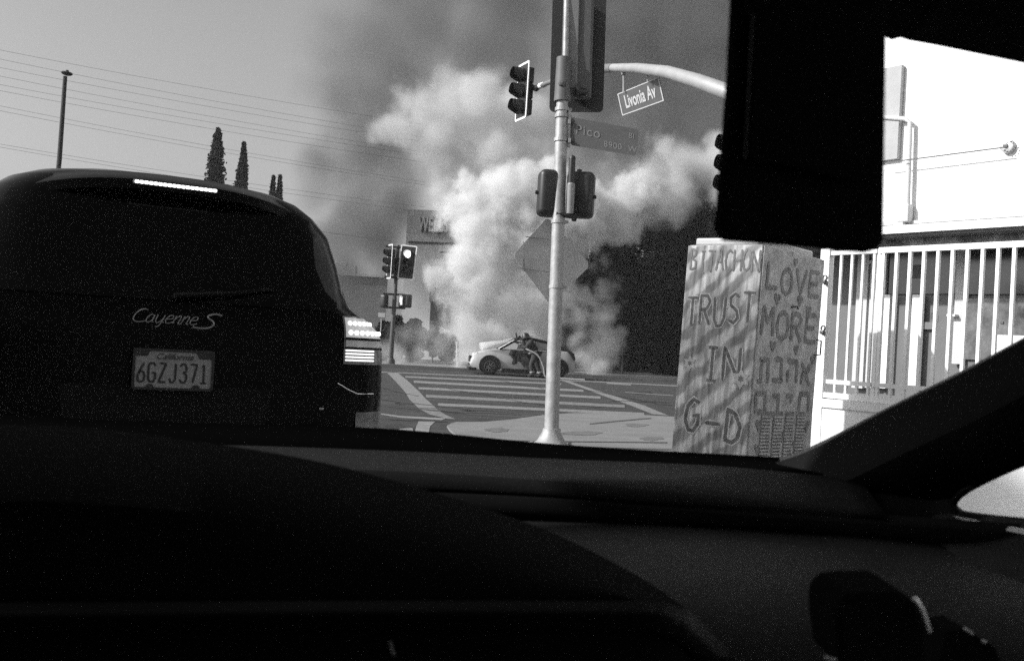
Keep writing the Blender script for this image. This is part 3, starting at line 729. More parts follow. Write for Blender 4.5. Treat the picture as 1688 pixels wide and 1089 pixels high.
patch('burnt_door_gap', [(.48, .93, -.05), (.52, .8, 0), (.38, .6, 0), (.40, .44, 0), (.30, .46, 0), (.24, .68, 0), (.30, .94, -.05)], M_char, .945)
patch('burnt_door_gap', [(-.1, .98, -.06), (-.02, .78, 0), (-.12, .62, 0), (-.06, .42, 0), (-.26, .3, 0), (-.42, .45, 0), (-.36, .62, 0), (-.48, .8, 0), (-.45, 1.02, -.06)], M_char, .945)
patch('door_panel', [(-.42, .16, .06), (-.50, .62, .02), (-.62, .62, .02), (-.72, .16, .08)], mat('bare_panel', .5, .6, var=.2), .98)
patch('side_window', [(.34, .99, -.1), (.20, 1.32, -.26), (-.18, 1.36, -.27), (-.22, .99, -.1)], M_ash, .9)
patch('side_window', [(-.34, .99, -.08), (-.32, 1.30, -.24), (-.85, 1.23, -.22), (-1.15, 1.10, -.15), (-1.05, .99, -.08)], mat('sooted_glass', .09, .5, var=.4), .9)
mb = MB(); mb.grid([[(.92, -.75, .97), (.92, .75, .97)], [(.34, -.6, 1.34), (.34, .6, 1.34)]]); mb.build('windscreen', mat('cracked_pale_glass', .5, .4, var=.5, scale=8), car)
mb = MB(); mb.tube([(.42, -.3, 1.36), (.80, -.1, 1.26), (1.05, 0, 1.22)], [.03, .02, .012], n=5); mb.build('bent_trim', mat('bright_trim', .6, .5), car)
mb = MB(); mb.tube([(.30, .35, 1.38), (.36, .35, 1.58)], [.035, .02], n=5); mb.build('bent_pillar', M_char, car)
mb = MB(); mb.rbox((-.1, 0, .62), (2.0, 1.3, .5), .1); mb.build('burnt_seats', M_char, car)
mb = MB(); mb.prism([(-1.56, .86, .98), (-1.78, .80, .95), (-1.86, .76, .72), (-1.80, .84, .70)], (0, -.1, 0)); mb.build('tail_light', M_blk, car)

# ================================================================== FIREFIGHTER LEANING TO THE CAR
fpx = P(880, 621, 36.0); FO = V((fpx.x, 35.95, .004))
ff = empty('person', FO, 'person in dark helmet and heavy gear bent towards the burnt car, holding a spraying nozzle', 'person')
J = {'pelvis': (.02, 0, .84), 'waist': (-.04, 0, .98), 'chest': (-.16, 0, 1.18), 'neck': (-.27, 0, 1.33), 'head': (-.34, 0, 1.40), 'crown': (-.38, 0, 1.52),
     'shl': (-.20, -.20, 1.25), 'ell': (-.36, -.24, 1.04), 'hal': (-.52, -.12, 1.12), 'shr': (-.20, .20, 1.25), 'elr': (-.36, .22, 1.08), 'har': (-.62, .06, 1.22),
     'hipl': (.02, -.11, .80), 'knl': (-.14, -.14, .46), 'anl': (-.05, -.15, .10), 'tol': (-.22, -.16, .05), 'hipr': (.04, .11, .80), 'knr': (.10, .14, .44), 'anr': (.26, .15, .10), 'tor': (.10, .17, .05)}
E = [('pelvis', 'waist'), ('waist', 'chest'), ('chest', 'neck'), ('neck', 'head'), ('head', 'crown'), ('chest', 'shl'), ('shl', 'ell'), ('ell', 'hal'), ('chest', 'shr'), ('shr', 'elr'), ('elr', 'har'),
     ('pelvis', 'hipl'), ('hipl', 'knl'), ('knl', 'anl'), ('anl', 'tol'), ('pelvis', 'hipr'), ('hipr', 'knr'), ('knr', 'anr'), ('anr', 'tor')]
RD = {'pelvis': .17, 'waist': .17, 'chest': .20, 'neck': .075, 'head': .10, 'crown': .08, 'shl': .12, 'ell': .075, 'hal': .05, 'shr': .12, 'elr': .075, 'har': .05, 'hipl': .13, 'knl': .095, 'anl': .075, 'tol': .055, 'hipr': .13, 'knr': .095, 'anr': .075, 'tor': .055}
ks = list(J); me = bpy.data.meshes.new('body'); me.from_pydata([J[k] for k in ks], [(ks.index(a), ks.index(b)) for a, b in E], [])
M_gear = mat('turnout_gear', .035, .9, var=.5, scale=9)
o = link('body', me, M_gear, ff); sk_ = o.modifiers.new('skin', 'SKIN')
for i_, k in enumerate(ks):
    v_ = me.skin_vertices[0].data[i_]; v_.radius = (RD[k], RD[k]); v_.use_root = (k == 'pelvis')
sb = o.modifiers.new('sub', 'SUBSURF'); sb.levels = 2; sb.render_levels = 2
mb = MB(); mb.lathe([(.21, -.02), (.15, .0), (.135, .06), (.10, .13), (.001, .165)], (-.37, 0, 1.44), (-.3, 0, 1), 20); mb.lathe([(.24, -.03), (.2, -.005), (.14, .0)], (-.36, 0, 1.44), (-.3, 0, 1), 20)
mb.build('helmet', mat('helmet_black', .02, .4), ff, smooth=True)
mb = MB(); mb.rbox((.10, 0, 1.20), (.16, .26, .44), .06, 3, M=Matrix.Rotation(R(-25), 4, 'Y')); mb.build('air_tank', mat('tank_dark', .05, .5), ff, smooth=True)
for z, x, y, r_ in ((.20, .215, .15, .088), (.20, -.075, -.15, .088)):
    mb = MB(); mb.lathe([(r_, -.025), (r_ + .004, -.025), (r_ + .004, .025), (r_, .025)], (x, y, z), (-.3 if x > 0 else -.2, 0, 1), 14); mb.build('reflective_band', mat('band_pale', .35, .5), ff)
mb = MB(); mb.lathe([(.205, -.03), (.21, -.03), (.21, .02), (.205, .02)], (-.06, 0, .93), (-.35, 0, 1), 18); mb.build('reflective_band', mat('band_pale', .35, .5), ff)
for s_, hx in ((-1, J['hal']), (1, J['har'])):   # gloved fingers closed round the nozzle
    for k in range(4):
        x0_ = hx[0] - .03 + k * .019; mb = MB(); mb.tube([(x0_, hx[1], hx[2] + .03), (x0_ - .01, hx[1] - .045 * s_, hx[2] + .045 - .003 * k), (x0_ - .012, hx[1] - .06 * s_, hx[2] + .005), (x0_ - .008, hx[1] - .035 * s_, hx[2] - .025)], [.012, .011, .010, .008], n=6); mb.build('finger', M_gear, ff, smooth=True)
    mb = MB(); mb.tube([(hx[0] + .02, hx[1], hx[2]), (hx[0] + .01, hx[1] - .04 * s_, hx[2] - .03), (hx[0] - .03, hx[1] - .05 * s_, hx[2] - .03)], [.014, .012, .009], n=6); mb.build('thumb', M_gear, ff, smooth=True)
hs = empty('fire_hose', FO + V((-.58, 0, 1.18)), 'dark hose with nozzle held by the bent person at the burnt car', 'hose')
mb = MB(); mb.tube([FO + V(p) for p in catm3([(-.66, 0, 1.22), (-.5, -.04, 1.13), (-.3, -.28, 1.0), (.1, -.34, .8), (.32, -.32, .4), (.42, -.3, .06), (.8, -.35, .035), (1.8, -.5, .035)], 6)], .032, n=10); at_world(mb.build('hose', mat('hose_pale', .30, .8, var=.3), smooth=True), hs)
mb = MB(); mb.tube([FO + V((-.62, .0, 1.20)), FO + V((-.74, .0, 1.25)), FO + V((-.80, 0, 1.265))], [.035, .04, .05], n=10); at_world(mb.build('nozzle', M_blk, smooth=True), hs)
sp_ = smoke_cone = None
mb = MB(); mb.tube([FO + V(p) for p in [(-.80, .0, 1.265), (-1.1, .05, 1.23), (-1.5, .15, 1.16), (-2.0, .35, 1.0)]], [.02, .04, .08, .16], n=10)
tag(mb.build('water_spray', volmat('spray_mist', 6.0, .98)), 'thin bright water spray leaving the nozzle over the bonnet', 'spray', kind='stuff')

# ================================================================== PAINTED CABINET
cz = .03; corner = P(1249, 583, 7.0); corner.z = cz
Hc = (P(1254, 402, 7.0)).z - cz
dl = V((-math.sin(R(47)), math.cos(R(47)) , 0)); dl = V((-.72, .694, 0)).normalized(); dr = V((-dl.y * -1, -dl.x, 0)); dr = V((dl.y, -dl.x, 0))
def solve_w(d_, xpix):
    rr_ = ray(xpix, 583); k = rr_.x / rr_.y
    return (corner.x - k * corner.y) / (k * d_.y - d_.x)
w1 = solve_w(dl, 1126); w2 = solve_w(dr, 1349)
print('cabinet', w1, w2, Hc)
cab = empty('utility_cabinet', corner, 'tall street cabinet painted with letters, stripes and hearts beside the white fence', 'cabinet')
Mc = Matrix((-dl, dr, V((0, 0, 1)))).transposed().to_4x4()   # x along left face towards the corner, y depth along right face
cab.rotation_euler = (Matrix.Rotation(R(1.5), 3, 'Y') @ Mc.to_3x3()).to_euler(); cab.location.x -= .05
print('cab rot', [math.degrees(a) for a in cab.rotation_euler])
# body in local coordinates: left face spans x -w1..0 at y 0 ; right face spans y 0..w2 at x 0
mb = MB(); mb.box((-w1/2, w2/2, Hc/2), (w1 - .012, w2 - .012, Hc)); mb.build('body', M_cab2, cab)
mb = MB(); mb.rbox((-w1/2, -.004, Hc/2), (w1, .016, Hc - .01), .005, 2); mb.build('door', M_cab1, cab); MF = -.0125
mb = MB(); mb.rbox((.004, w2/2, Hc/2), (.016, w2, Hc - .01), .005, 2); mb.build('side_panel', M_cab2, cab); MR = .0125
mb = MB(); mb.rbox((-w1/2 - .02, w2/2, Hc + .03), (w1 * .86, w2 * .9, .06), .015, 3); mb.rbox((-w1*.42, w2/2, Hc + .075), (w1*.4, w2*.4, .04), .02); mb.build('top_cover', M_arm, cab)
mb = MB(); mb.rbox((-w1 - .02, w2 * .45, Hc * .46), (.035, w2 * .8, Hc * .9), .008, 2); mb.build('side_flange', M_galv, cab)
LET = {  # stroke letters in a unit box
 'B': [[(0,0),(0,1),(.6,.9),(.65,.7),(.1,.55),(.75,.4),(.7,.1),(0,0)]], 'I': [[(.2,1),(.8,1)],[(.5,1),(.5,0)],[(.2,0),(.8,0)]], 'i': [[(.5,1),(.5,0)]],
 'T': [[(0,1),(1,1)],[(.5,1),(.5,0)]], 'A': [[(0,0),(.5,1),(1,0)],[(.2,.4),(.8,.4)]], 'C': [[(.95,.85),(.6,1),(.2,.85),(.05,.5),(.2,.12),(.6,0),(.95,.15)]],
 'H': [[(0,0),(0,1)],[(1,0),(1,1)],[(0,.5),(1,.5)]], 'O': [[(.5,1),(.12,.8),(0,.45),(.15,.12),(.5,0),(.88,.15),(1,.5),(.85,.85),(.5,1)]], 'N': [[(0,0),(0,1),(1,0),(1,1)]],
 'R': [[(0,0),(0,1),(.6,1),(.85,.8),(.6,.55),(0,.5)],[(.35,.5),(.9,0)]], 'U': [[(0,1),(.05,.25),(.3,0),(.7,.02),(.95,.3),(1,1)]],
 'S': [[(.9,.88),(.55,1),(.15,.85),(.2,.6),(.75,.42),(.9,.18),(.55,0),(.05,.1)]], 'G': [[(.9,.9),(.5,1),(.1,.75),(0,.35),(.25,.02),(.6,0),(.9,.25),(.9,.5),(.5,.48)]],
 '-': [[(0,.45),(1,.45)]], 'D': [[(.05,0),(.1,1),(.6,.88),(.98,.5),(.85,.15),(.5,0),(.05,.05)]], 'L': [[(.1,1),(.05,.02),(1,.05)]], 'V': [[(0,1),(.5,0),(1,1)]],
 'E': [[(.9,1),(.05,.98),(0,0),(1,.02)],[(.02,.5),(.8,.52)]], 'M': [[(0,0),(.1,1),(.5,.45),(.9,1),(1,0)]],
 'aleph': [[(.05,1),(.95,0)],[(.8,1),(.75,.7),(.5,.52)],[(.12,0),(.15,.3),(.35,.62)]], 'he': [[(.0,1),(.9,.98),(.95,.0)],[(.12,.6),(.1,0)]],
 'bet': [[(.1,1),(.75,.98),(.8,.05)],[(0,.03),(1,.03)]], 'tav': [[(.1,1),(.85,1),(.95,0)],[(.3,1),(.28,.05),(.0,.02)]],
 'het': [[(.02,0),(.05,1),(.95,1),(1,0)]], 'yod': [[(.1,1),(.6,.98),(.55,.6)]], 'nun': [[(.2,1),(.75,.98),(.8,.03),(.0,.03)]], 'mem': [[(.05,.95),(.9,.95),(1,0),(.1,.03),(.08,.95)]]}
def word(mb, chars, x0, x1, z0, z1, to3, wdt, fill=.78, slope=0.0, slant=0.0, jit=.12):
    n = len(chars); cw = (x1 - x0) / n
    for i, ch in enumerate(chars):
        ox = x0 + cw * i; dz = slope * i + random.uniform(-1, 1) * .012
        w_ = cw * fill
        ls = [[(ox + a * w_ + slant * b * (z1 - z0), z0 + dz + b * (z1 - z0)) for a, b in l] for l in LET[ch]]
        strokes(mb, ls, to3, wdt, 0, jit)
fl = lambda h: (lambda u, v, t: (-w1 + u * w1, MF - .001 - h, v * Hc))   # left face: u 0..1 left to right, v 0..1
fr = lambda h: (lambda u, v, t: (MR + .001 + h, u * w2, v * Hc))
# heights: visible rows of the photograph run from y=402 (top, v=1) to the dash edge; v by ratio of height
def vrow(y, xref=1190, d=7.2): return (P(xref, y, d).z - cz) / Hc
def do_word(face, chars, x0, x1, ya, yb, m, wd, name='painted_lettering', glow=True, **k):
    """stroke widths are in face units, corrected for aspect inside to3"""
    W_ = w1 if face == 'l' else w2
    base = (fl if face == 'l' else fr)
    xr = 1190 if face == 'l' else 1300; dd = 7.2 if face == 'l' else 7.3
    z1, z0 = vrow(ya, xr, dd) * Hc, vrow(yb, xr, dd) * Hc
    def mk(h):
        if face == 'l': return lambda u, v, t: (-w1 + u, MF - .001 - h, v)
        return lambda u, v, t: (MR + .001 + h, u, v)
    st = random.getstate()
    if glow:
        mb = MB(); word(mb, chars, x0 * W_, x1 * W_, z0, z1, mk(.0008), wd * 1.9, **k); mb.build(name + '_outline', M_graf_l, cab)
        random.setstate(st)
    mb = MB(); word(mb, chars, x0 * W_, x1 * W_, z0, z1, mk(.0016), wd, **k); mb.build(name, m, cab)
do_word('l', 'BITACHON', .06, 1.0, 412, 448, M_graf2, .016, fill=.82, glow=False)
do_word('l', 'TRUST', .06, 1.0, 492, 540, M_graf, .022, slope=.008)
do_word('l', 'IN', .36, .88, 573, 628, M_graf, .024, fill=.8)
do_word('l', 'G-D', .16, .98, 665, 718, M_graf, .028, fill=.72, slope=-.02)
do_word('r', 'LOVE', .06, 1.0, 440, 482, M_graf2, .034, glow=False, fill=.74)
do_word('r', 'MORE', .04, 1.0, 512, 558, M_graf2, .036, glow=False, fill=.76)
do_word('r', ['tav', 'bet', 'he', 'aleph'], .04, .96, 592, 628, M_graf2, .04, glow=False, fill=.76)
do_word('r', ['mem', 'nun', 'yod', 'het'], .03, .98, 648, 680, M_graf2, .04, glow=False, fill=.7)
# hearts, stars
def shape_on(face, pts, u, y, size, m, name):
    W_ = w1 if face == 'l' else w2; xr = 1190 if face == 'l' else 1300
    zc = vrow(y, xr, 7.25) * Hc; mb = MB()
    if face == 'l': mb.poly([(-w1 + u * W_ + a * size, MF - .0032, zc + b * size) for a, b in pts])
    else: mb.poly([(MR + .0032, u * W_ + a * size, zc + b * size) for a, b in pts])
    return mb.build(name, m, cab)
heart = [(0, -1), (.55, -.35), (.95, .25), (.8, .75), (.4, .85), (0, .4), (-.4, .85), (-.8, .75), (-.95, .25), (-.55, -.35)]
for u, y, s_ in [(.25, 494, .05), (.62, 490, .045), (.78, 505, .045), (.24, 571, .045), (.62, 573, .042), (.92, 588, .04), (.12, 700, .05), (.90, 702, .05), (.13, 738, .045), (.5, 718, .05), (.74, 735, .05), (.5, 428, .035)]:
    shape_on('r', heart, u, y, s_, M_graf2, 'painted_heart')
star = []
for k in range(12):
    a = R(90 + 30 * k); r_ = 1 if k % 2 == 0 else .58; star.append((math.cos(a) * r_, math.sin(a) * r_))
for u, y, s_ in [(.16, 604, .06), (.86, 622, .075)]:
    shape_on('l', star, u, y, s_, M_graf_l, 'painted_star')
    W_ = w1; zc = vrow(y) * Hc; mb = MB(); s3 = s_ * .38; mb.poly([(-w1 + u * W_ + a * s3, MF - .0038, zc + b * s3) for a, b in star]); mb.build('painted_star_centre', M_graf2, cab)
# vents on the right face
mb = MB()
for cx in (.22, .41, .6, .79):
    for k in range(13):
        z = vrow(686 + k * 5.4, 1300, 7.3) * Hc
        mb.rbox((MR + .004, cx * w2, z), (.012, w2 * .14, .012), .004, 1)
mb.build('vent_louvre', M_cab2, cab)
for cx in (.22, .41, .6, .79):
    mb = MB(); mb.box((MR + .001, cx * w2, vrow(718, 1300, 7.3) * Hc), (.002, w2 * .15, .37)); mb.build('vent_backing', M_graf2, cab)
# latch wire loop at the right edge
mb = MB(); zc = lambda y: vrow(y, 1345, 7.5) * Hc
mb.tube([(MR + .02, w2 * .92, zc(556)), (MR + .03, w2 * .985, zc(557)), (MR + .03, w2 * .985, zc(580)), (MR + .02, w2 * .90, zc(582))], .006, n=6); mb.build('latch', M_blk, cab)
mb = MB(); mb.tube([(MR + .01, w2 * .47, zc(509)), (MR + .03, w2 * .53, zc(507)), (MR + .02, w2 * .56, zc(510))], .007, n=6); mb.build('hook', M_blk, cab)

# ================================================================== WHITE FENCE AND BUILDING ON THE RIGHT
fd_ = V((.6, -.8, 0)).normalized(); fn = V((-.8, -.6, 0)).normalized()     # along (towards the viewer's right), outward normal
f0 = P(1362, 598, 8.5); f0.z = 0
def FW(x, y, off=0.0): return PL(x, y, f0 - fn * off, fn)
fence = empty('metal_fence', f0, 'white metal bar fence on a low wall beside the painted cabinet', 'fence')
zt = FW(1375, 412).z; zbm = FW(1370, 638).z; print('fence z', zt, zbm)
def fpos(s, z, off=0.0): return f0 + fd_ * s + fn * off + V((0, 0, z))
rotf = Matrix((fd_, fn, V((0, 0, 1)))).transposed()
Lf = 6.5
def fbox(mb, s0, s1, z0, z1, th, off=0.0):
    c = fpos((s0 + s1) / 2, (z0 + z1) / 2, off); mb.box(c, (s1 - s0, th, z1 - z0), rot=rotf)
mb = MB(); fbox(mb, .46, Lf, zt - .045, zt + .0, .045); fbox(mb, .0, .44, zt - .045, zt - .01, .04); at_world(mb.build('top_rail', M_whitep), fence)
mb = MB(); fbox(mb, .02, .44, zbm + .03, zbm + .065, .04); fbox(mb, .46, Lf, zbm + .03, zbm + .065, .04); fbox(mb, .0, Lf, zbm - .09, zbm - .045, .05); at_world(mb.build('bottom_rail', M_whitep), fence)
s_ = .10; kk = 0
while s_ < .44 and kk < 4:
    mb = MB(); fbox(mb, s_ - .010, s_ + .010, zbm - .07, zt - .03, .02, .002); at_world(mb.build('bar', M_whitep), fence); s_ += .105; kk += 1
s_ = .50
while s_ < 4.2:
    mb = MB(); fbox(mb, s_ - .0125, s_ + .0125, zbm - .07, zt - .02, .028, .003); at_world(mb.build('bar', M_whitep), fence); s_ += .118
mb = MB(); fbox(mb, -.045, .0, 0, zt + .01, .07); fbox(mb, -.11, -.05, 0, zt + .015, .07, -.03); at_world(mb.build('post', M_whitep), fence)
mb = MB(); fbox(mb, .44, .475, zbm - .09, zt - .01, .03, -.01); at_world(mb.build('post', M_whitep), fence)
for y in (462, 545):
    c = FW(1361 if y < 500 else 1358, y, -.05); mb = MB()
    mb.lathe([(.02, 0), (.028, .012), (.02, .024)], c + V((0, 0, .02)), fn, 14); mb.lathe([(.012, .02), (.02, .035), (.001, .045)], c - V((0, 0, .012)), fn, 10); mb.rbox(c - V((0, 0, .02)), (.03, .03, .04), .01)
    at_world(mb.build('hinge', M_hardw, smooth=True), fence)
mb = MB(); fbox(mb, .02, Lf, .0, zbm - .17, .16, -.03); fbox(mb, .0, Lf, zbm - .17, zbm - .10, .2, -.03); at_world(mb.build('low_wall', M_white), fence)
# building
bd = empty('white_building', fpos(0, 0, -1.0), 'overexposed white stucco building with a porch behind the fence', 'building')
OFF = .95
zc1 = FW(1560, 377, OFF + .05).z; print('cornice z', zc1)
mb = MB(); fbox(mb, -1.6, 9, zc1, 7.5, .3, -OFF - .15); at_world(mb.build('wall', M_white), bd)
mb = MB(); fbox(mb, -1.6, 9, zc1 - .035, zc1 + .035, .08, -OFF + .06); at_world(mb.build('cornice', M_whitep), bd)
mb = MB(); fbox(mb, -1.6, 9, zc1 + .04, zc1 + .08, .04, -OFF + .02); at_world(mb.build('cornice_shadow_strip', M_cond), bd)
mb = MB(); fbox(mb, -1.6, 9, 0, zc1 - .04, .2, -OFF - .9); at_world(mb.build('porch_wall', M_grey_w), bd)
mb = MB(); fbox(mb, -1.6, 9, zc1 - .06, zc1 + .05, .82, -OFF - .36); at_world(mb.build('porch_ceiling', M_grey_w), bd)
zw = FW(1560, 486, OFF + .8).z
def wallrect(name, xa, ya, xb, yb, off, m, th=.03):
    a, b2 = FW(xa, ya, off), FW(xb, yb, off); sa, sb = (a - f0).dot(fd_), (b2 - f0).dot(fd_); z0, z1 = sorted((a.z, b2.z))
    mb = MB(); fbox(mb, sa, sb, z0, z1, th, -off); return at_world(mb.build(name, m), bd)
wo = OFF + .78
wallrect('window', 1455, 402, 1580, 484, wo, M_dkwin)
wallrect('window', 1586, 402, 1760, 484, wo, M_dkwin)
wallrect('window', 1590, 492, 1760, 600, wo, mat('lower_glass', .12, .2, var=.8, scale=5))
wallrect('window_frame', 1448, 398, 1452, 640, wo - .03, M_cond)
wallrect('door_frame', 1418, 415, 1424, 640, wo - .03, M_cond, .06)
wallrect('door_frame', 1440, 415, 1447, 640, wo - .03, M_cond, .06)
wallrect('door_frame', 1457, 486, 1462, 640, wo - .05, M_whitep, .06)
wallrect('door_frame', 1507, 486, 1513, 640, wo - .05, M_whitep, .06)
wallrect('door_rail', 1418, 430, 1447, 434, wo - .05, M_cond, .04)
wallrect('window_frame', 1580, 402, 1586, 600, wo - .03, M_cond)
wallrect('shelf', 1565, 518, 1578, 522, wo - .06, M_whitep, .1)
wallrect('pale_panel', 1646, 552, 1700, 600, wo - .06, M_whitep, .04)
for _ in range(9):
    x, y = random.uniform(1465, 1680), random.uniform(410, 580); ww = random.uniform(4, 18); hh = random.uniform(3, 22)
    wallrect('notice', x, y, x + ww, y + hh, wo - .022, mat('notice_paper', random.choice([.07, .1, .16, .25]), .7), .008)
wallrect('banner_strip', 1462, 391, 1690, 399, OFF + .15, mat('banner', .25, .8, var=.9, scale=6), .03)
# dark shutter panel, conduit with meter box, line, round lamp on the sunlit wall
wallrect('shutter', 1440, 118, 1481, 262, OFF - .03, mat('shutter_grey', .38, .7, var=.1), .05)
def W(x, y, h=.06): return FW(x, y, OFF - h)
mb = MB(); mb.tube([W(1450, 193), W(1492, 196), W(1500, 202), W(1496, 340)], .022, n=10); at_world(mb.build('conduit', M_cond, smooth=True), bd)
mb = MB(); c = W(1492, 352); mb.rbox((0, 0, 0), (.11, .08, .16), .01, 2, M=Matrix.Translation(c) @ rotf.to_4x4()); c = W(1484, 366); mb.rbox((0, 0, 0), (.10, .07, .09), .01, 2, M=Matrix.Translation(c) @ rotf.to_4x4())
at_world(mb.build('meter_box', M_cond), bd)
mb = MB(); mb.tube([W(1455, 269, .12), W(1655, 243, .12)], .006, n=6); tag(mb.build('cable', M_hardw), 'thin straight cable running across the white wall to the round lamp', 'cable')
rl = empty('wall_lamp', W(1663, 242, .05), 'round bulkhead lamp on the sunlit white wall', 'lamp')
mb = MB(); mb.lathe([(.001, .05), (.02, .052), (.055, .045), (.06, .02), (.06, 0)], W(1663, 242, .0), fn, 24); at_world(mb.build('lamp_body', mat('lamp_ring', .45, .4, metal=.3), smooth=True), rl)
mb = MB()
for k in range(10):
    a = k * .628; mb.rbox(W(1663, 242, .05) + (fd_ * math.cos(a) + V((0, 0, 1)) * math.sin(a)) * .042, (.012, .012, .012), .003, 1)
mb.lathe([(.001, .07), (.018, .066), (.02, .05)], W(1663, 242, .0), fn, 14); at_world(mb.build('lamp_guard', M_hardw), rl)

# ================================================================== BLACK SUV
YAW = R(28)
rc = V((-1.36, 4.03, 0))
suv = empty('suv', rc, 'black suv stopped right ahead with its brake lights on', 'suv', rz=YAW)
LV = [(.26, .86, .16, 4.5, 9), (.34, .97, .04, 4.62, 9), (.50, 1.01, .00, 4.72, 10), (.62, 1.025, -.02, 4.74, 10), (.70, 1.035, -.01, 4.72, 10), (.74, 1.035, .03, 4.70, 10), (.88, 1.045, .05, 4.62, 10), (1.0, 1.04, .06, 4.5, 10),
 (1.08, 1.03, .065, 4.2, 10), (1.16, 1.005, .07, 3.75, 10), (1.22, .945, .085, 3.5, 9), (1.27, .885, .11, 3.4, 8), (1.34, .85, .15, 3.25, 8), (1.45, .825, .195, 2.98, 8), (1.60, .785, .24, 2.66, 7), (1.69, .72, .28, 2.45, 6), (1.745, .65, .32, 2.3, 5.5), (1.785, .56, .38, 2.1, 4.6), (1.82, .42, .52, 1.9, 3.8), (1.84, .18, .85, 1.6, 3)]   # z, half width, rear y, front y, exponent
def lv(z):
    for a, b2 in zip(LV, LV[1:]):
        if a[0] <= z <= b2[0]:
            f = (z - a[0]) / (b2[0] - a[0]); return [a[i] + (b2[i] - a[i]) * f for i in range(5)]
    return list(LV[-1] if z > LV[-1][0] else LV[0])
def rear_y(x, z):
    _, W_, y0, y1, n = lv(z); L = (y1 - y0) / 2; t = min(.9995, abs(x) / W_)
    return (y0 + y1) / 2 - L * (1 - t ** n) ** (1 / n)
def ring(z, N=96):
    _, W_, y0, y1, n = lv(z); L = (y1 - y0) / 2; yc = (y0 + y1) / 2; out = []
    for k in range(N):
        a = 2 * math.pi * k / N; c_, s_ = math.cos(a), math.sin(a)
        out.append((W_ * math.copysign(abs(c_) ** (2 / n), c_), yc + L * math.copysign(abs(s_) ** (2 / n), s_), z))
    return out
zs = []
for a, b2 in zip(LV, LV[1:]):
    nn_ = max(1, round((b2[0] - a[0]) / .04))
    zs += [a[0] + (b2[0] - a[0]) * k / nn_ for k in range(nn_)]
zs.append(LV[-1][0])
mb = MB(); vr = mb.grid([ring(z) for z in zs], close=True); mb.bm.faces.new(vr[-1]); mb.bm.faces.new(list(reversed(vr[0])))
mb.build('body', M_paint_blk, suv, smooth=True)
def rpatch(name, xz_rows, m, off=.008, parent=None, smooth=True):
    """rows of (x0, x1, z): patch laid on the rear surface"""
    rows = []
    for x0, x1, z in xz_rows:
        rows.append([(x0 + (x1 - x0) * k / 24, rear_y(x0 + (x1 - x0) * k / 24, z) - off, z) for k in range(25)])
    mb = MB(); mb.grid(rows); o = mb.build(name, m, parent or suv, smooth=smooth)
    return o
rpatch('rear_window', [(-.70, .70, 1.25), (-.72, .72, 1.28), (-.72, .72, 1.34), (-.70, .70, 1.45), (-.67, .67, 1.58), (-.62, .62, 1.67)], M_glass_dk, .006)
# roof spoiler over the window with the high brake light
sp = []
for zz, yo, wf in ((1.69, -.12, .58), (1.71, -.155, .59), (1.75, -.155, .59), (1.79, -.07, .58), (1.805, .15, .50)):
    sp.append([(x_, .36 + yo + .16 * (abs(x_) / .6) ** 3, zz - .075 * (abs(x_) / .6) ** 2.6) for x_ in [wf * (-1 + 2 * k / 20) for k in range(21)]])
mb = MB(); mb.grid(sp); mb.grid([sp[0], [(x, y + .2, z + .02) for x, y, z in sp[0]]]); mb.build('roof_spoiler', M_paint_blk, suv, smooth=True)
bl = MB(); bl.rbox((0, .36 - .157, 1.735), (.345, .02, .02), .006, 2); blo = bl.build('brake_light', M_tail, suv)
for k in range(18):
    mb = MB(); x_ = -.158 + k * .0186; mb.rbox((x_, .36 - .17, 1.735), (.0165, .01, .013), .004, 2); mb.build('led', M_led, blo)
# tail lamps
def tail(s_):
    W9 = .925
    def fr_(f, z): return s_ * (.665 + (.918 - .665) * f)
    rows = []
    for z, a, b2 in ((1.015, .668, .928), (1.06, .667, .9265), (1.10, .666, .918), (1.16, .666, .898), (1.20, .667, .862), (1.225, .67, .80)):
        rows.append((a, b2, z))
    def band_(name, z0, z1, a, b0, b1, m, off, par, n=10):
        rr_ = []
        for i in range(5):
            z = z0 + (z1 - z0) * i / 4; b_ = b0 + (b1 - b0) * i / 4; b_ = min(b_, lv(z)[1] * .998)
            rr_.append([(s_ * (a + (b_ - a) * k / 20), rear_y(a + (b_ - a) * k / 20, z) - off, z) for k in range(21)])
        mb = MB(); mb.grid(rr_); return mb.build(name, m, par, smooth=True)
    root = band_('tail_light', 1.02, 1.235, .735, 1.035, .90, M_tail, .006, suv)
    band_('lens_upper', 1.14, 1.228, .742, 1.01, .905, M_tail_on, .010, root)
    band_('lens_middle', 1.098, 1.128, .742, 1.025, 1.015, M_tail_lo, .010, root)
    band_('lens_lower', 1.03, 1.09, .742, 1.035, 1.028, M_tail, .010, root)
    band_('lens_divider', 1.129, 1.139, .738, 1.025, 1.015, M_trim, .016, root)
    band_('lens_divider', 1.088, 1.097, .738, 1.03, 1.025, M_trim, .016, root)
    for r_, (z, n, xe) in enumerate(((1.203, 8, .95), (1.162, 9, 1.0))):
        for k in range(n):
            x_ = .765 + (xe - .765) * k / (n - 1); mb = MB(); mb.lathe([(.001, .008), (.008, .006), (.0105, 0)], (s_ * x_, rear_y(x_, z) - .012, z), (0, -1, 0), 8); mb.build('led', M_led, root)
    for k in range(4):
        z = 1.038 + k * .0145; mb = MB(); mb.tube([(s_ * x_, rear_y(x_, z) - .013, z) for x_ in (.742, .77, .80, .83, .86, .89)], .0038, n=6)
        mb.build('led', M_led2, root)
tail(1); tail(-1)
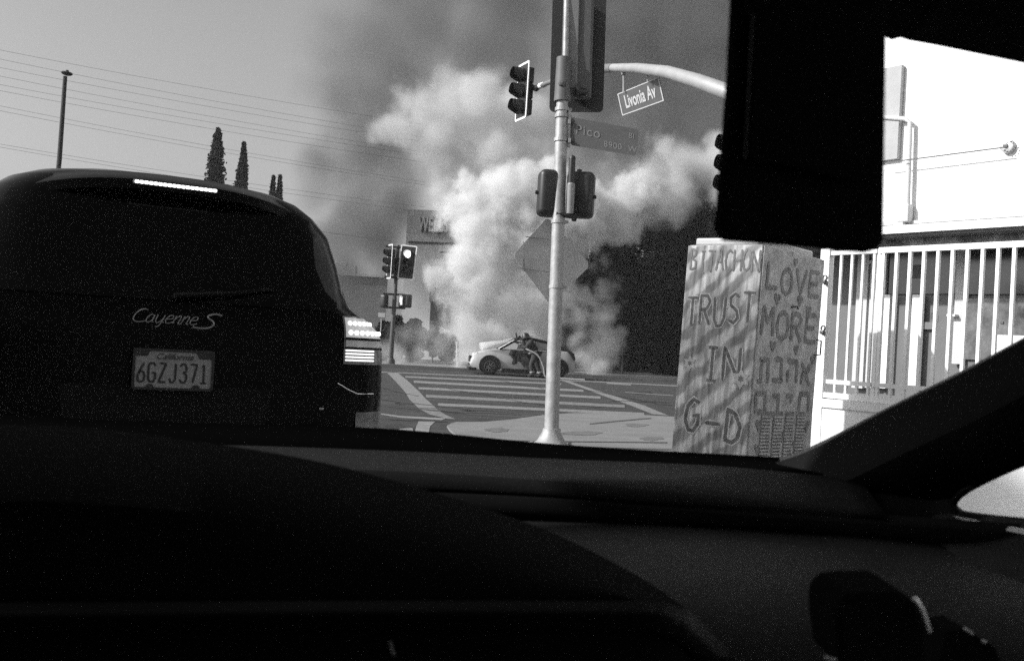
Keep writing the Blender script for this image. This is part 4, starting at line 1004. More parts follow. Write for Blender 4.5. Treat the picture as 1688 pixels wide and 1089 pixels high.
for s_ in (1, -1):
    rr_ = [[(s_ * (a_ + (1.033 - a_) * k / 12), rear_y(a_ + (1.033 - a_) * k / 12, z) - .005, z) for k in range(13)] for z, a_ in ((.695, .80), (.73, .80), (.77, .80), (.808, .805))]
    mb = MB(); mb.grid(rr_); mb.build('bumper_corner_reflection', mat('painted_reflection_grey', .075, .35, spec=.3, var=.35, scale=14), suv, smooth=True)  # pavement reflection painted on the bumper corner as a grey patch
# bumper crease, reflector, lower valance
def strip(name, pts, m, r_=.006, off=.006):
    mb = MB(); mb.tube([(x, rear_y(abs(x), z) - off, z) for x, z in pts], r_, n=6); return mb.build(name, m, suv, smooth=True)
for s_ in (1, -1):
    strip('bumper_seam', [(s_ * .71, .935), (s_ * .76, .908), (s_ * .81, .888), (s_ * .89, .888), (s_ * .96, .89), (s_ * 1.02, .892)], M_chrome, .003, .001)
    mb = MB(); mb.rbox((s_ * .64, rear_y(.64, .82) - .003, .82), (.02, .008, .012), .004); mb.build('parking_sensor', M_chrome, suv)
strip('tailgate_seam', [(.725, 1.24), (.723, 1.1), (.72, .95), (.63, .80), (.40, .735), (0, .72), (-.4, .735), (-.63, .80), (-.72, .95), (-.723, 1.1), (-.725, 1.24)], M_trim, .003, .001)
rpatch('lower_valance', [(-.86, .86, .30), (-.90, .90, .42), (-.86, .86, .54)], M_trim, .012)
mb = MB(); mb.prism([(-.38, .03, .66), (.38, .03, .66), (.42, .03, .90), (-.42, .03, .90)], (0, .03, 0)); mb.build('plate_recess', M_trim, suv)
for s_ in (1, -1):
    mb = MB(); mb.tube([(s_ * .62, -.04, .36), (s_ * .62, .25, .36)], .05, n=16); mb.build('exhaust_pipe', M_chrome, suv, smooth=True)
    mb = MB(); mb.tube([(s_ * .56, .7, 1.755), (s_ * .57, 1.0, 1.79), (s_ * .57, 2.0, 1.79), (s_ * .54, 2.3, 1.73)], .015, n=8); mb.build('roof_rail', M_trim, suv, smooth=True)
    for yy in (.95, 3.75):
        wh = wheel(suv, (s_ * .88, yy, .37), .37, .27, (s_, 0, 0), 10)
    # side windows
    rows = []
    for z in (1.26, 1.36, 1.48, 1.60):
        W_ = lv(z)[1]; y0, y1 = lv(z)[2] + .5, lv(z)[3] - .5
        rows.append([(s_ * (W_ * (1 - abs((y - (lv(z)[2]+lv(z)[3])/2) / ((lv(z)[3]-lv(z)[2])/2)) ** lv(z)[4]) ** (1/lv(z)[4]) + .006), y, z) for y in [y0 + (y1 - y0) * k / 12 for k in range(13)]])
    mb = MB(); mb.grid(rows); mb.build('side_window', M_glass_dk, suv, smooth=True)
    # shine along the shoulder / window edge, drawn as a chrome line
    mb = MB(); mb.tube([(s_ * (lv(z)[1] * .955), rear_y(lv(z)[1] * .955, z) - .004, z) for z in (1.24, 1.27, 1.31, 1.36, 1.42)], [.003, .005, .005, .004, .002], n=6); mb.build('shoulder_shine', M_chrome, suv, smooth=True)
# wiper
mb = MB(); mb.tube([(0, rear_y(0, 1.27) - .03, 1.27), (.25, rear_y(.25, 1.30) - .03, 1.30), (.42, rear_y(.42, 1.33) - .02, 1.33)], [.012, .008, .006], n=6); mb.build('wiper', M_trim, suv)
# badge lettering: handwritten strokes
CAY = [[(.30,.95),(.12,.92),(.01,.62),(.06,.3),(.3,.1),(.55,.12)],  # C (units of letter widths)
 ]
def script(words, x0, z0, h, lean=.45):
    out = []
    for ox, pts_list in words:
        for pts in pts_list: out.append([(x0 + (ox + a) * h + b * h * lean, z0 + b * h) for a, b in pts])
    return out
W_cay = [(0, [[(1.15, 1.5), (.75, 1.62), (.25, 1.45), (-.1, .9), (-.05, .3), (.4, 0), (1.0, .02), (1.4, .15)]]),
 (1.45, [[(.75, .85), (.35, 1.0), (.05, .6), (.1, .1), (.4, 0), (.75, .35), (.8, .95)], [(.8, .95), (.75, .2), (1.0, .05)]]),
 (2.6, [[(0, 1), (.0, .3), (.2, .02), (.5, .1), (.8, .5), (.85, 1)], [(.85, 1), (.75, -.1), (.55, -.5), (.3, -.45)], [(.8, .1), (1.1, .1)]]),
 (3.75, [[(.05, .5), (.7, .6), (.7, .95), (.35, 1.0), (.02, .55), (.15, .08), (.5, 0), (.95, .2)]]),
 (4.75, [[(0, 0), (.1, 1)], [(.1, .6), (.45, 1), (.7, .85), (.65, .05), (.95, .05)]]),
 (5.75, [[(0, 0), (.1, 1)], [(.1, .6), (.45, 1), (.7, .85), (.65, .05), (.95, .05)]]),
 (6.75, [[(.05, .5), (.7, .6), (.7, .95), (.35, 1.0), (.02, .55), (.15, .08), (.5, 0), (.95, .15)]]),
 (8.0, [[(2.3, 1.35), (1.5, 1.5), (.7, 1.3), (.75, .95), (1.6, .5), (1.75, .0), (1.2, -.35), (.2, -.4), (-.6, -.3)]])]
lines = script(W_cay, -.158, 1.155, .0325)
mb = MB()
for ln in lines:
    sm = []
    for i in range(len(ln) - 1):
        p0 = ln[max(0, i - 1)]; p1 = ln[i]; p2 = ln[i + 1]; p3 = ln[min(len(ln) - 1, i + 2)]
        for k in range(4):
            t = k / 4; sm.append(tuple(.5 * ((2*p1[j]) + (-p0[j]+p2[j])*t + (2*p0[j]-5*p1[j]+4*p2[j]-p3[j])*t*t + (-p0[j]+3*p1[j]-3*p2[j]+p3[j])*t**3) for j in (0, 1)))
    sm.append(ln[-1])
    mb.tube([(x, rear_y(abs(x), z) - .006, z) for x, z in sm], .0023 if ln is not lines[-1] else .0042, n=6)
mb.build('badge', M_badge, suv)
# licence plate
PX = .005; PZ = .968; PY = .012
mb = MB(); mb.prism([(PX + x, PY, PZ + z) for x, z in rrect(.305, .152, .012)], (0, .004, 0)); pl = mb.build('license_plate', M_plate, suv)
mb = MB()
o_, i_ = rrect(.318, .166, .014), rrect(.298, .146, .01)
mb.grid([[(PX + x, PY - .004, PZ + z) for x, z in o_ + o_[:1]], [(PX + x, PY - .004, PZ + z) for x, z in i_ + i_[:1]]]); mb.grid([[(PX + x, PY - .004, PZ + z) for x, z in o_ + o_[:1]], [(PX + x, PY + .01, PZ + z) for x, z in o_ + o_[:1]]])
for sx in (-.09, .09): mb.prism([(PX + sx - .02, PY - .003, PZ - .074), (PX + sx + .02, PY - .003, PZ - .074), (PX + sx + .008, PY - .003, PZ - .060), (PX + sx - .008, PY - .003, PZ - .060)], (0, .002, 0))
mb.prism([(PX - .15, PY - .002, PZ + .052), (PX - .105, PY - .002, PZ + .052), (PX - .095, PY - .002, PZ + .072), (PX - .15, PY - .002, PZ + .072)], (0, .001, 0))
mb.prism([(PX + .15, PY - .002, PZ + .047), (PX + .10, PY - .002, PZ + .047), (PX + .085, PY - .002, PZ + .072), (PX + .15, PY - .002, PZ + .072)], (0, .001, 0))
mb.build('plate_frame', mat('plate_frame_black', .01, .4), pl)
DIG = {'6': [[(.85, 1), (.35, .6), (.05, .3), (.1, .05), (.45, 0), (.85, .05), (.95, .3), (.8, .5), (.45, .55), (.1, .42)]],
 'G': [[(.95, .82), (.75, .98), (.25, .98), (.03, .82), (.03, .18), (.25, .02), (.75, .02), (.95, .18), (.95, .48), (.55, .48)]],
 'Z': [[(.05, .98), (.95, .98), (.05, .02), (.98, .02)]], 'J': [[(.85, 1), (.85, .2), (.62, .02), (.25, .02), (.05, .22)]],
 '3': [[(.08, .85), (.3, .98), (.7, .98), (.92, .8), (.88, .6), (.45, .53)], [(.5, .53), (.9, .44), (.95, .18), (.7, .02), (.3, .02), (.05, .18)]],
 '7': [[(.05, .98), (.95, .98), (.75, .6), (.45, .02)]], '1': [[(.25, .82), (.52, .98), (.52, .02)], [(.1, .02), (.92, .02)]]}
for k, ch in enumerate('6GZJ371'):
    mb = MB(); x0_ = PX - .139 + k * .0405
    strokes(mb, [[(x0_ + a * .029, PZ - .052 + b * .078) for a, b in l] for l in DIG[ch]], lambda u, v, t: (u, PY - .0012, v), .0088, 0)
    mb.build('plate_character', M_plate_tx, pl)
put_text('plate_state', 'California', .034, (PX + .0, PY - .003, PZ + .052), (1, 0, 0), (0, 0, 1), M_plate_tx, pl, sx=1.1, extrude=.0006, shear=.35)

# ================================================================== OWN CAR: cabin seen from inside
ego = empty('car', V((0, -.3, 0)), 'dark cabin of the car we look out of, with dashboard and pillar', 'car', rz=0)
def catm(pts, n=8):
    out = []
    for i in range(len(pts) - 1):
        p0 = pts[max(0, i - 1)]; p1 = pts[i]; p2 = pts[i + 1]; p3 = pts[min(len(pts) - 1, i + 2)]
        for k in range(n):
            t = k / n; out.append(tuple(.5 * ((2*p1[j]) + (-p0[j]+p2[j])*t + (2*p0[j]-5*p1[j]+4*p2[j]-p3[j])*t*t + (-p0[j]+3*p1[j]-3*p2[j]+p3[j])*t**3) for j in range(3)))
    out.append(tuple(pts[-1])); return out
def loft(name, rows, m, smooth=True, n=8, th=.012, resample=40):
    R2 = []
    for r in rows:
        c = catm(r, n)
        L = [0]
        for a, b2 in zip(c, c[1:]): L.append(L[-1] + math.hypot(b2[0]-a[0], b2[1]-a[1]))
        o_ = []
        for k in range(resample + 1):
            s_ = L[-1] * k / resample; i = 0
            while i < len(L) - 2 and L[i + 1] < s_: i += 1
            f = (s_ - L[i]) / ((L[i + 1] - L[i]) or 1); o_.append([c[i][j] + (c[i + 1][j] - c[i][j]) * f for j in range(3)])
        R2.append(o_)
    mb = MB(); mb.grid([[P(*p) for p in r] for r in R2]); o = mb.build(name, m, smooth=smooth); at_world(o, ego)
    md = o.modifiers.new('s', 'SOLIDIFY'); md.thickness = th; md.offset = 0
    return o
# cowl / black base of the windscreen
loft('windscreen_base', [[(-260, 674, 1.25), (0, 692, 1.27), (340, 705, 1.28), (628, 713, 1.29), (900, 738, 1.28), (1100, 751, 1.25), (1290, 762, 1.2), (1420, 775, 1.1)],
                         [(-260, 740, 1.1), (0, 735, 1.1), (340, 742, 1.12), (640, 752, 1.13), (900, 768, 1.12), (1100, 775, 1.1), (1290, 782, 1.06), (1420, 800, 1.0)]], mat('cowl_black', .002, .95, spec=0.0))
# upper pad (lighter band), then the dark valley, then the fascia
loft('dashboard_pad', [[(-260, 739, 1.1), (0, 734, 1.1), (340, 741, 1.12), (640, 751, 1.13), (900, 764, 1.12), (1100, 772, 1.1), (1240, 781, 1.06), (1420, 800, 1.0)],
                       [(-260, 780, .99), (0, 778, .99), (340, 776, 1.0), (640, 784, 1.0), (900, 800, 1.0), (1100, 818, .99), (1300, 836, .96), (1460, 850, .9)],
                       [(-260, 800, .985), (0, 800, .985), (340, 800, .99), (640, 806, .99), (900, 818, .99), (1100, 834, .98), (1300, 846, .95), (1460, 856, .9)]], mat('dash_pad', .012, .85, spec=.05, var=.15, scale=30, bump=.12, bscale=400))
loft('dashboard_front', [[(-260, 800, .985), (0, 800, .985), (340, 800, .99), (640, 806, .99), (900, 818, .99), (1100, 834, .98), (1300, 846, .95), (1460, 856, .9), (1800, 880, .8)],
                         [(-260, 850, 1.0), (0, 850, 1.0), (340, 850, 1.0), (640, 858, 1.0), (900, 868, 1.0), (1100, 874, .99), (1300, 884, .97), (1460, 894, .92), (1800, 940, .82)]], M_dash_dk)
loft('dashboard_fascia', [[(300, 850, 1.0), (640, 858, 1.0), (900, 866, 1.0), (1100, 872, .99), (1300, 882, .97), (1460, 892, .92), (1800, 930, .82)],
                          [(300, 950, .8), (640, 960, .8), (900, 970, .8), (1100, 980, .78), (1300, 990, .75), (1460, 1000, .72), (1800, 1040, .66)],
                          [(300, 1150, .62), (640, 1150, .62), (900, 1160, .62), (1100, 1170, .61), (1300, 1180, .6), (1460, 1190, .58), (1800, 1230, .55)]], M_dash)
# instrument hood: big dark hump on the left, seen from behind the wheel
loft('instrument_hood', [[(-300, 716, .75), (-100, 712, .75), (120, 716, .75), (340, 742, .74), (560, 782, .72), (830, 862, .71), (980, 926, .69), (1110, 1005, .66), (1200, 1100, .62)],
                         [(-300, 850, .58), (-100, 840, .58), (100, 840, .58), (340, 860, .58), (560, 890, .58), (780, 930, .58), (900, 965, .57), (1050, 1010, .56), (1140, 1110, .54)],
                         [(-300, 1010, .54), (-100, 1008, .54), (100, 1006, .54), (340, 1004, .54), (560, 1004, .54), (780, 1004, .54), (900, 1005, .54), (1040, 1006, .54), (1150, 1110, .53)]], M_dash_dk)
loft('display_bezel', [[(-300, 1008, .53), (100, 1006, .53), (560, 1003, .53), (900, 1003, .53), (1060, 1004, .53), (1112, 1008, .53), (1150, 1035, .53), (1206, 1100, .53)],
                       [(-300, 1046, .515), (100, 1046, .515), (560, 1045, .515), (900, 1045, .515), (1060, 1046, .515), (1095, 1052, .515), (1130, 1080, .515), (1160, 1110, .515)]], M_gloss)
loft('display_screen', [[(-300, 1044, .52), (560, 1043, .52), (1060, 1044, .52), (1120, 1072, .52), (1150, 1110, .52)], [(-300, 1190, .5), (560, 1190, .5), (1060, 1190, .5), (1120, 1190, .5), (1150, 1190, .5)]], M_dash_dk)
# right A pillar between windscreen and quarter window
loft('windscreen_pillar', [[(1285, 764, 1.12), (1350, 741, 1.06), (1480, 675, .98), (1580, 626, .92), (1688, 570, .86), (1950, 430, .74)],
                           [(1330, 800, 1.06), (1400, 790, 1.0), (1500, 745, .93), (1600, 700, .88), (1700, 650, .82), (1950, 530, .71)],
                           [(1500, 850, 1.0), (1560, 832, .94), (1578, 818, .92), (1610, 800, .9), (1690, 762, .85), (1950, 640, .72)]], M_dash_dk)
loft('pillar_seal', [[(1288, 758, 1.13), (1352, 733, 1.07), (1482, 667, .99), (1582, 618, .93), (1690, 561, .87), (1950, 421, .75)],
                     [(1292, 768, 1.11), (1354, 745, 1.05), (1484, 680, .97), (1584, 631, .91), (1692, 576, .85), (1950, 436, .73)]], mat('rubber_seal', .02, .6), th=.006)
loft('door_trim', [[(1400, 840, 1.0), (1500, 842, .97), (1571, 838, .93), (1590, 850, .92), (1640, 856, .88), (1700, 861, .84), (1950, 885, .7)],
                   [(1400, 900, .96), (1500, 900, .92), (1580, 900, .88), (1640, 915, .84), (1700, 935, .8), (1800, 960, .74), (1950, 990, .66)],
                   [(1400, 1000, .8), (1500, 1010, .76), (1580, 1020, .72), (1640, 1030, .7), (1700, 1040, .68), (1800, 1060, .64), (1950, 1090, .6)]], M_dash)
loft('pillar_foot', [[(1290, 762, 1.13), (1320, 790, 1.08), (1400, 800, 1.02), (1480, 800, .98), (1560, 815, .93), (1572, 828, .925)],
                     [(1290, 850, 1.0), (1350, 870, .97), (1420, 880, .95), (1490, 885, .93), (1560, 890, .92), (1600, 900, .9)]], M_dash_dk)
# quarter window: seal round the opening and bright strip painting the sill highlight
seal = catm([(1700, 757, .86), (1650, 778, .88), (1600, 803, .9), (1577, 820, .915), (1572, 832, .92), (1582, 845, .915), (1620, 852, .89), (1700, 861, .84)], 6)
mb = MB(); mb.tube([P(*p) for p in seal], .0035, n=8); at_world(mb.build('quarter_window_seal', M_trim, smooth=True), ego)
loft('sill_highlight_strip', [[(1572, 850, .90), (1620, 862, .87), (1700, 876, .82)], [(1576, 853, .897), (1620, 867, .866), (1700, 884, .815)]], mat('sill_highlight_metal', .35, .35, metal=.5), th=.004)
mb = MB(); mb.poly([P(1565, 835, .93), P(1700, 750, .87), P(1900, 660, .78), P(1900, 880, .72), P(1700, 866, .845), P(1600, 856, .91)]); at_world(mb.build('quarter_window_glass', M_clear), ego)
# windscreen glass
mb = MB(); mb.grid([[P(-500, 690, 1.3), P(344, 705, 1.3), P(900, 740, 1.3), P(1300, 764, 1.16)], [P(-700, -120, .85), P(200, -160, .85), P(900, -62, .85), P(1950, 160, .62)]]); at_world(mb.build('windscreen_glass', M_clear), ego)
# rear view side: roof header and headliner
hl = [(-900, -420, .8), (-300, -300, .86), (600, -120, .88), (1100, -22, .87), (1210, 0, .86), (1320, 22, .84), (1440, 52, .82), (1470, 66, .815), (1484, 62, .81), (1500, 67, .805), (1540, 74, .80), (1688, 104, .76), (1950, 150, .7)]
fr_pts = [P(*p) for p in hl]
mb = MB(); back = [V((p.x * 1.05, -1.2, 1.62)) for p in fr_pts]; mid = [p * .5 + b2 * .5 + V((0, 0, .1)) for p, b2 in zip(fr_pts, back)]
near = [p + V((0, -.12, .02)) for p in fr_pts]
mb.grid([fr_pts, near, mid, back]); o = mb.build('roof_lining', M_head, smooth=True); at_world(o, ego); md = o.modifiers.new('s', 'SOLIDIFY'); md.thickness = .02; md.offset = 1
# rest of the shell (outside the picture): right side above the pillar, doors, seats side, rear; left closed against sun, pale for fill
shell = MB()
shell.box((1.02, -.55, 1.45), (.04, 1.6, .35)); shell.box((1.02, -.35, .55), (.04, 2.2, .85)); shell.box((-.95, -.25, .95), (.04, 2.0, 1.75)); shell.box((-.6, -1.0, 1.2), (.7, .04, 1.2))
shell.box((0, -1.25, .85), (2.0, .04, 1.6)); shell.box((0, -.1, .16), (2.0, 2.4, .05)); shell.box((0, -.75, .75), (1.6, .2, 1.3))
at_world(shell.build('cabin_shell', M_cab_in), ego)
# sun visor hanging at the top right, dark inset mirror frame
vc = [(1216, -90), (1213, 0), (1207, 110), (1197, 250), (1187, 368), (1190, 385), (1203, 393), (1320, 402), (1440, 413), (1455, 409), (1460, 395), (1462, 250), (1464, 90), (1466, -60)]
vis = [P(x, y, .47 + (x - 1330) / 1641 * .06) for x, y in vc]
mb = MB(); mb.prism(vis, F_ * .018); o = mb.build('sun_visor', M_dash_dk); at_world(o, ego); md = o.modifiers.new('b', 'BEVEL'); md.width = .004; md.segments = 3
mi = [P(x, y, .465 + (x - 1330) / 1641 * .06) for x, y in [(1247, 20), (1234, 262), (1300, 275), (1426, 302), (1430, 30)]]
mb = MB(); mb.prism(mi, -F_ * .002); at_world(mb.build('vanity_mirror_cover', mat('visor_cover', .004, .6, spec=.05)), ego)
mb = MB(); mb.tube([P(1244, 24, .462), P(1231, 262, .462)], .0012, n=6); at_world(mb.build('cover_edge_highlight', mat('edge_highlight_grey', .02, .6)), ego)  # faint highlight on the cover edge drawn as a paler tube
# round pod with chrome arc at the lower right, small glints drawn as pale tubes
pod = [(1378, 1010, .5), (1384, 992, .5), (1400, 980, .5), (1430, 976, .5), (1480, 975, .5), (1505, 984, .5), (1520, 1004, .5), (1531, 1042, .5), (1534, 1110, .5), (1388, 1110, .5), (1379, 1050, .5)]
mb = MB(); mb.prism([P(*p) for p in pod], F_ * .05); o = mb.build('gear_knob', M_dash_dk); at_world(o, ego); md = o.modifiers.new('b', 'BEVEL'); md.width = .004; md.segments = 3
mb = MB(); mb.tube([P(*p) for p in catm([(1507, 985, .495), (1518, 1000, .495), (1526, 1020, .495), (1532, 1040, .495)], 6)], .0011, n=8); at_world(mb.build('knob_chrome_arc', mat('polished_trim', .8, .35, metal=.7)), ego)
mb = MB(); mb.tube([P(1590, 1035, .6), P(1603, 1044, .6)], .001, n=6); at_world(mb.build('painted_glint', mat('glint_grey', .5, .4)), ego)
mb = MB(); mb.tube([P(1619, 1055, .6), P(1625, 1058, .6)], .001, n=6); at_world(mb.build('painted_glint', bpy.data.materials['glint_grey']), ego)
mb = MB(); mb.tube([P(1359, 1082, .5), P(1378, 1087, .5)], .001, n=6); at_world(mb.build('painted_glint', bpy.data.materials['glint_grey']), ego)
mb = MB(); mb.prism([P(x, y, .61) for x, y in [(1560, 1040), (1590, 1036), (1640, 1066), (1660, 1120), (1540, 1120)]], F_ * .03); at_world(mb.build('switch_panel', M_dash_dk), ego)
mb = MB(); mb.tube([P(*p) for p in catm([(642, 1056, .51), (646, 1072, .51), (655, 1095, .51)], 5)], .0012, n=6); at_world(mb.build('bezel_glint', mat('bezel_glint_grey', .12, .4)), ego)  # small arc highlight painted as a grey tube
# nubs at the bonnet edge (washer jet)
mb = MB(); mb.rbox(P(1040, 745, 1.3), (.018, .014, .008), .003, 2); mb.rbox(P(868, 735, 1.3), (.012, .012, .005), .002, 1); at_world(mb.build('washer_nozzle', M_trim), ego)

# ================================================================== SMOKE
def smoke(name, blobs, m, label, res=.12, Rr=.5, amp=(.55, .25), fr=(.55, 1.9), edge=.25, dscale=1.2, seed=0, pad=1.2, det=3, rgh=.6):
    """smoke as a density grid: full inside the cloud of lumps, its edge torn by two scales of noise"""
    rnd = random.Random(seed + 11); pts = []
    for x, y, r, d in blobs:
        c = P(x, y, d); rr_ = max(.02, r / FPX * d - Rr)
        n = max(1, int((rr_ / (Rr * .75)) ** 3 * 4.2 * dscale)) + 1
        for _ in range(n):
            while True:
                q = V((rnd.uniform(-1, 1), rnd.uniform(-1, 1), rnd.uniform(-1, 1)))
                if q.length <= 1: break
            pts.append(c + V((q.x * rr_, q.y * rr_ * dscale, q.z * rr_)))
    me = bpy.data.meshes.new(name); me.from_pydata([tuple(p) for p in pts], [], []); 
    o = link(name, me, m); tag(o, label, 'smoke', kind='stuff')
    lo_ = [min(p[k] for p in pts) - Rr - pad for k in range(3)]; hi_ = [max(p[k] for p in pts) + Rr + pad for k in range(3)]
    lo_[2] = max(lo_[2], .03)
    g = bpy.data.node_groups.new(name, 'GeometryNodeTree'); g.interface.new_socket('Geometry', in_out='INPUT', socket_type='NodeSocketGeometry'); g.interface.new_socket('Geometry', in_out='OUTPUT', socket_type='NodeSocketGeometry')
    N = g.nodes.new; Lk = g.links.new
    gi, go = N('NodeGroupInput'), N('NodeGroupOutput')
    pr = N('GeometryNodeProximity'); pr.target_element = 'POINTS'; Lk(gi.outputs[0], pr.inputs[0])
    pos = N('GeometryNodeInputPosition')
    def noise_(scale, det, off):
        n = N('ShaderNodeTexNoise'); n.inputs['Scale'].default_value = scale; n.inputs['Detail'].default_value = det; n.inputs['Roughness'].default_value = rgh
        a = N('ShaderNodeVectorMath'); a.operation = 'ADD'; a.inputs[1].default_value = (off, off * .7 + seed * 3.1, -off); Lk(pos.outputs[0], a.inputs[0]); Lk(a.outputs[0], n.inputs['Vector'])
        return n.outputs[0]
    def mth(op, a, b=None, c=None):
        n = N('ShaderNodeMath'); n.operation = op
        for i_, v in enumerate((a, b, c)):
            if v is None: continue
            if isinstance(v, (int, float)): n.inputs[i_].default_value = v
            else: Lk(v, n.inputs[i_])
        return n.outputs[0]
    dist = pr.outputs['Distance']
    n1 = mth('MULTIPLY', mth('SUBTRACT', noise_(fr[0], det, 3.3), .5), amp[0] * 2.6)
    n2 = mth('MULTIPLY', mth('ABSOLUTE', mth('SUBTRACT', noise_(fr[1], det, 8.1), .5)), -amp[1] * 4)       # billowed folds
    if len(fr) > 2: n2 = mth('ADD', n2, mth('MULTIPLY', mth('SUBTRACT', noise_(fr[2], det, 1.7), .5), amp[2] * 3))
    sd_ = mth('ADD', mth('ADD', mth('SUBTRACT', Rr, dist), n1), mth('ADD', n2, amp[1] * .5))
    den = mth('MULTIPLY', mth('MINIMUM', mth('MAXIMUM', mth('DIVIDE', sd_, edge), 0.0), 1.0), 1.0)
    vc_ = N('GeometryNodeVolumeCube'); Lk(den, vc_.inputs['Density'])
    vc_.inputs['Min'].default_value = lo_; vc_.inputs['Max'].default_value = hi_
    for k, ax in enumerate('XYZ'): vc_.inputs['Resolution ' + ax].default_value = max(4, int((hi_[k] - lo_[k]) / res))
    sm = N('GeometryNodeSetMaterial'); sm.inputs['Material'].default_value = m
    Lk(vc_.outputs[0], sm.inputs[0]); Lk(sm.outputs[0], go.inputs[0])
    md = o.modifiers.new('smoke_density', 'NODES'); md.node_group = g
    return o
def fillin(pts, n, sp, rmin, rmax, dd=3):
    out = list(pts)
    for _ in range(n):
        x, y, r, d = random.choice(pts); a = random.uniform(0, 6.28)
        out.append((x + math.cos(a) * r * sp, y + math.sin(a) * r * sp, r * random.uniform(rmin, rmax), d + random.uniform(-dd, dd) * .5))
    return out
core = [(735, 500, 26, 43.5), (725, 450, 22, 44), (762, 348, 24, 42), (785, 325, 34, 42.5), (812, 315, 42, 43), (850, 305, 44, 43.5), (895, 310, 46, 44), (800, 370, 52, 43), (860, 380, 56, 43.5), (775, 405, 32, 42), (920, 360, 52, 44),
        (965, 335, 46, 44.5), (1010, 345, 40, 45), (1055, 325, 34, 45.5), (965, 385, 34, 44), (785, 445, 42, 42.5), (835, 450, 56, 43.5), (890, 460, 56, 43), (785, 505, 44, 42.5), (850, 520, 48, 43), (905, 520, 52, 43),
        (955, 490, 46, 43), (985, 525, 32, 43), (960, 560, 40, 43), (945, 430, 36, 43.5), (790, 560, 34, 42), (990, 585, 22, 43), (755, 470, 22, 42.5)]
lowc = [c for c in core if c[1] >= 430]; core = [c for c in core if c[1] < 430]  # low lumps split off for a greyer albedo, their shade painted in
smoke('smoke_plume', fillin(lowc, 34, .8, .3, .55), volmat('shaded_grey_smoke', 1.9, .84), 'greyer churning smoke low down around the burning car', res=.078, Rr=.7, amp=(1.45, .2, .40), fr=(.40, .9, 1.5), edge=.7, det=9, rgh=.68, seed=6)
smoke('smoke_plume', fillin(core, 40, .8, .3, .55), volmat('dense_white_smoke', 2.8, .92), 'dense white smoke billowing up from the burning car', res=.078, Rr=.75, amp=(1.45, .2, .38), fr=(.40, .9, 1.5), edge=.6, det=9, rgh=.68)
upper = [(655, 195, 24, 47), (690, 175, 30, 47), (730, 168, 34, 47), (780, 178, 36, 47.5), (830, 188, 40, 48), (880, 205, 42, 48), (720, 230, 46, 47), (790, 250, 52, 48), (860, 260, 52, 48), (722, 272, 24, 47),
         (940, 270, 46, 48), (1000, 285, 44, 48), (1060, 285, 40, 48), (1110, 275, 34, 48.5), (1150, 285, 34, 49), (1190, 275, 38, 49), (1010, 340, 40, 48), (1080, 335, 30, 48), (750, 300, 34, 47)]
smoke('smoke_column', fillin(upper, 30, .8, .35, .6), volmat('pale_grey_smoke', 1.1, .82), 'paler grey smoke rolling out above the dense plume', res=.13, Rr=.95, amp=(1.7, .3, .42), fr=(.26, .6, 1.1), edge=.8, det=8, rgh=.66, seed=1)
dark = [(600, 190, 45, 60), (560, 150, 45, 62), (640, 120, 50, 62), (545, 240, 36, 60), (580, 400, 40, 60), (560, 300, 50, 58), (610, 260, 50, 58), (650, 240, 40, 58), (600, 340, 60, 58), (655, 330, 55, 58), (570, 420, 40, 60), (620, 420, 36, 61), (660, 320, 30, 61)]
smoke('dark_smoke', fillin(dark, 30, .9, .5, .9), volmat('thin_dark_smoke', .62, .24), 'darker grey smoke drifting left of the bright plume', res=.4, Rr=1.6, amp=(1.4, .7), fr=(.2, .5), edge=1.8, seed=2, pad=2.5)
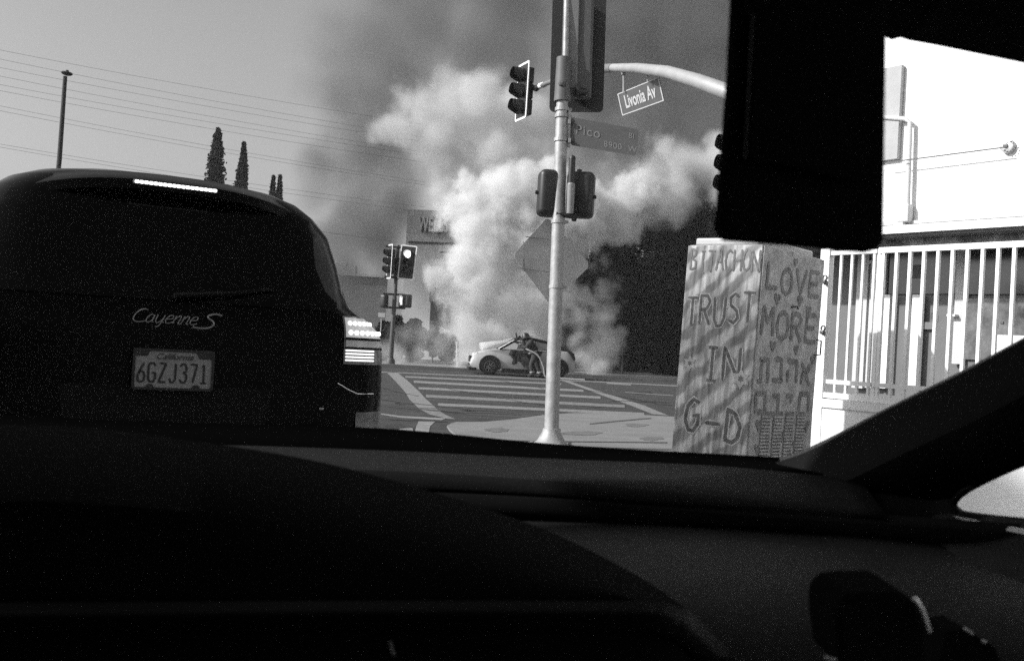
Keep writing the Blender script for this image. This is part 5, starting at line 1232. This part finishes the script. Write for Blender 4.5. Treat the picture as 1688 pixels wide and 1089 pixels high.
right = [(1000, 470, 34, 48), (1030, 500, 36, 48), (1010, 560, 34, 48), (1010, 420, 45, 50), (1060, 380, 50, 51), (1110, 350, 55, 51), (1160, 360, 60, 51), (1050, 450, 60, 51), (1120, 450, 60, 51), (1040, 530, 50, 51), (1110, 540, 50, 51), (1160, 480, 60, 51)]
smoke('dark_smoke', fillin(right, 20, .8, .5, .9), volmat('soot_smoke', .55, .01), 'almost black smoke over the trees between burning car and cabinet', res=.4, Rr=1.3, amp=(1.2, .6), fr=(.25, .6), edge=1.0, seed=3, pad=2)
veil = [(625, 60, 90, 68), (600, 150, 80, 68), (640, -60, 90, 68), (700, 20, 120, 66), (850, 0, 160, 66), (1000, 60, 170, 66), (1150, 60, 170, 66), (1300, 100, 190, 66), (1150, 220, 160, 64), (980, 200, 150, 64), (830, 120, 130, 66), (900, -200, 190, 66), (1200, -150, 200, 66), (690, -120, 120, 66), (1400, 250, 190, 64), (760, 260, 110, 62)]
rear_ = [(952, 585, 16, 39), (968, 592, 18, 39.5), (945, 560, 16, 40), (985, 600, 14, 39)]
smoke('ground_smoke', fillin(rear_, 8, .8, .5, .9), volmat('rear_smoke', 1.0, .82), 'smoke wrapping round the rear end of the pale burning car', res=.1, Rr=.3, amp=(.4, .1, .12), fr=(.7, 1.2, 2.4), edge=.4, seed=8, det=5)
smoke('smoke_veil', fillin(veil, 20, .95, .5, .9), volmat('thin_grey_smoke', .34, .30), 'thin grey smoke veil covering the sky behind the pole', res=.6, Rr=3.2, amp=(3, 1.5), fr=(.1, .25), edge=3, seed=4, pad=5)
ground = [(745, 545, 26, 43), (700, 545, 22, 44.5), (770, 530, 24, 43), (690, 578, 26, 43), (655, 570, 20, 44.5), (730, 560, 28, 43.5), (660, 592, 26, 43.8), (700, 590, 30, 43.8), (735, 588, 32, 44), (765, 575, 28, 43), (640, 575, 20, 46), (720, 560, 22, 46)]
smoke('ground_smoke', fillin(ground, 24, .9, .4, .8), volmat('low_smoke', .6, .74), 'low pale smoke rolling along the far kerb left of the burning car', res=.15, Rr=.45, amp=(.6, .3), fr=(.5, 1.2), edge=.7, seed=5)

# ================================================================== HAZE
mb = MB(); mb.box((0, 45, 14), (130, 110, 30)); hz = mb.build('haze', volmat('thin_air_haze', .0005, .9)); tag(hz, kind='stuff')
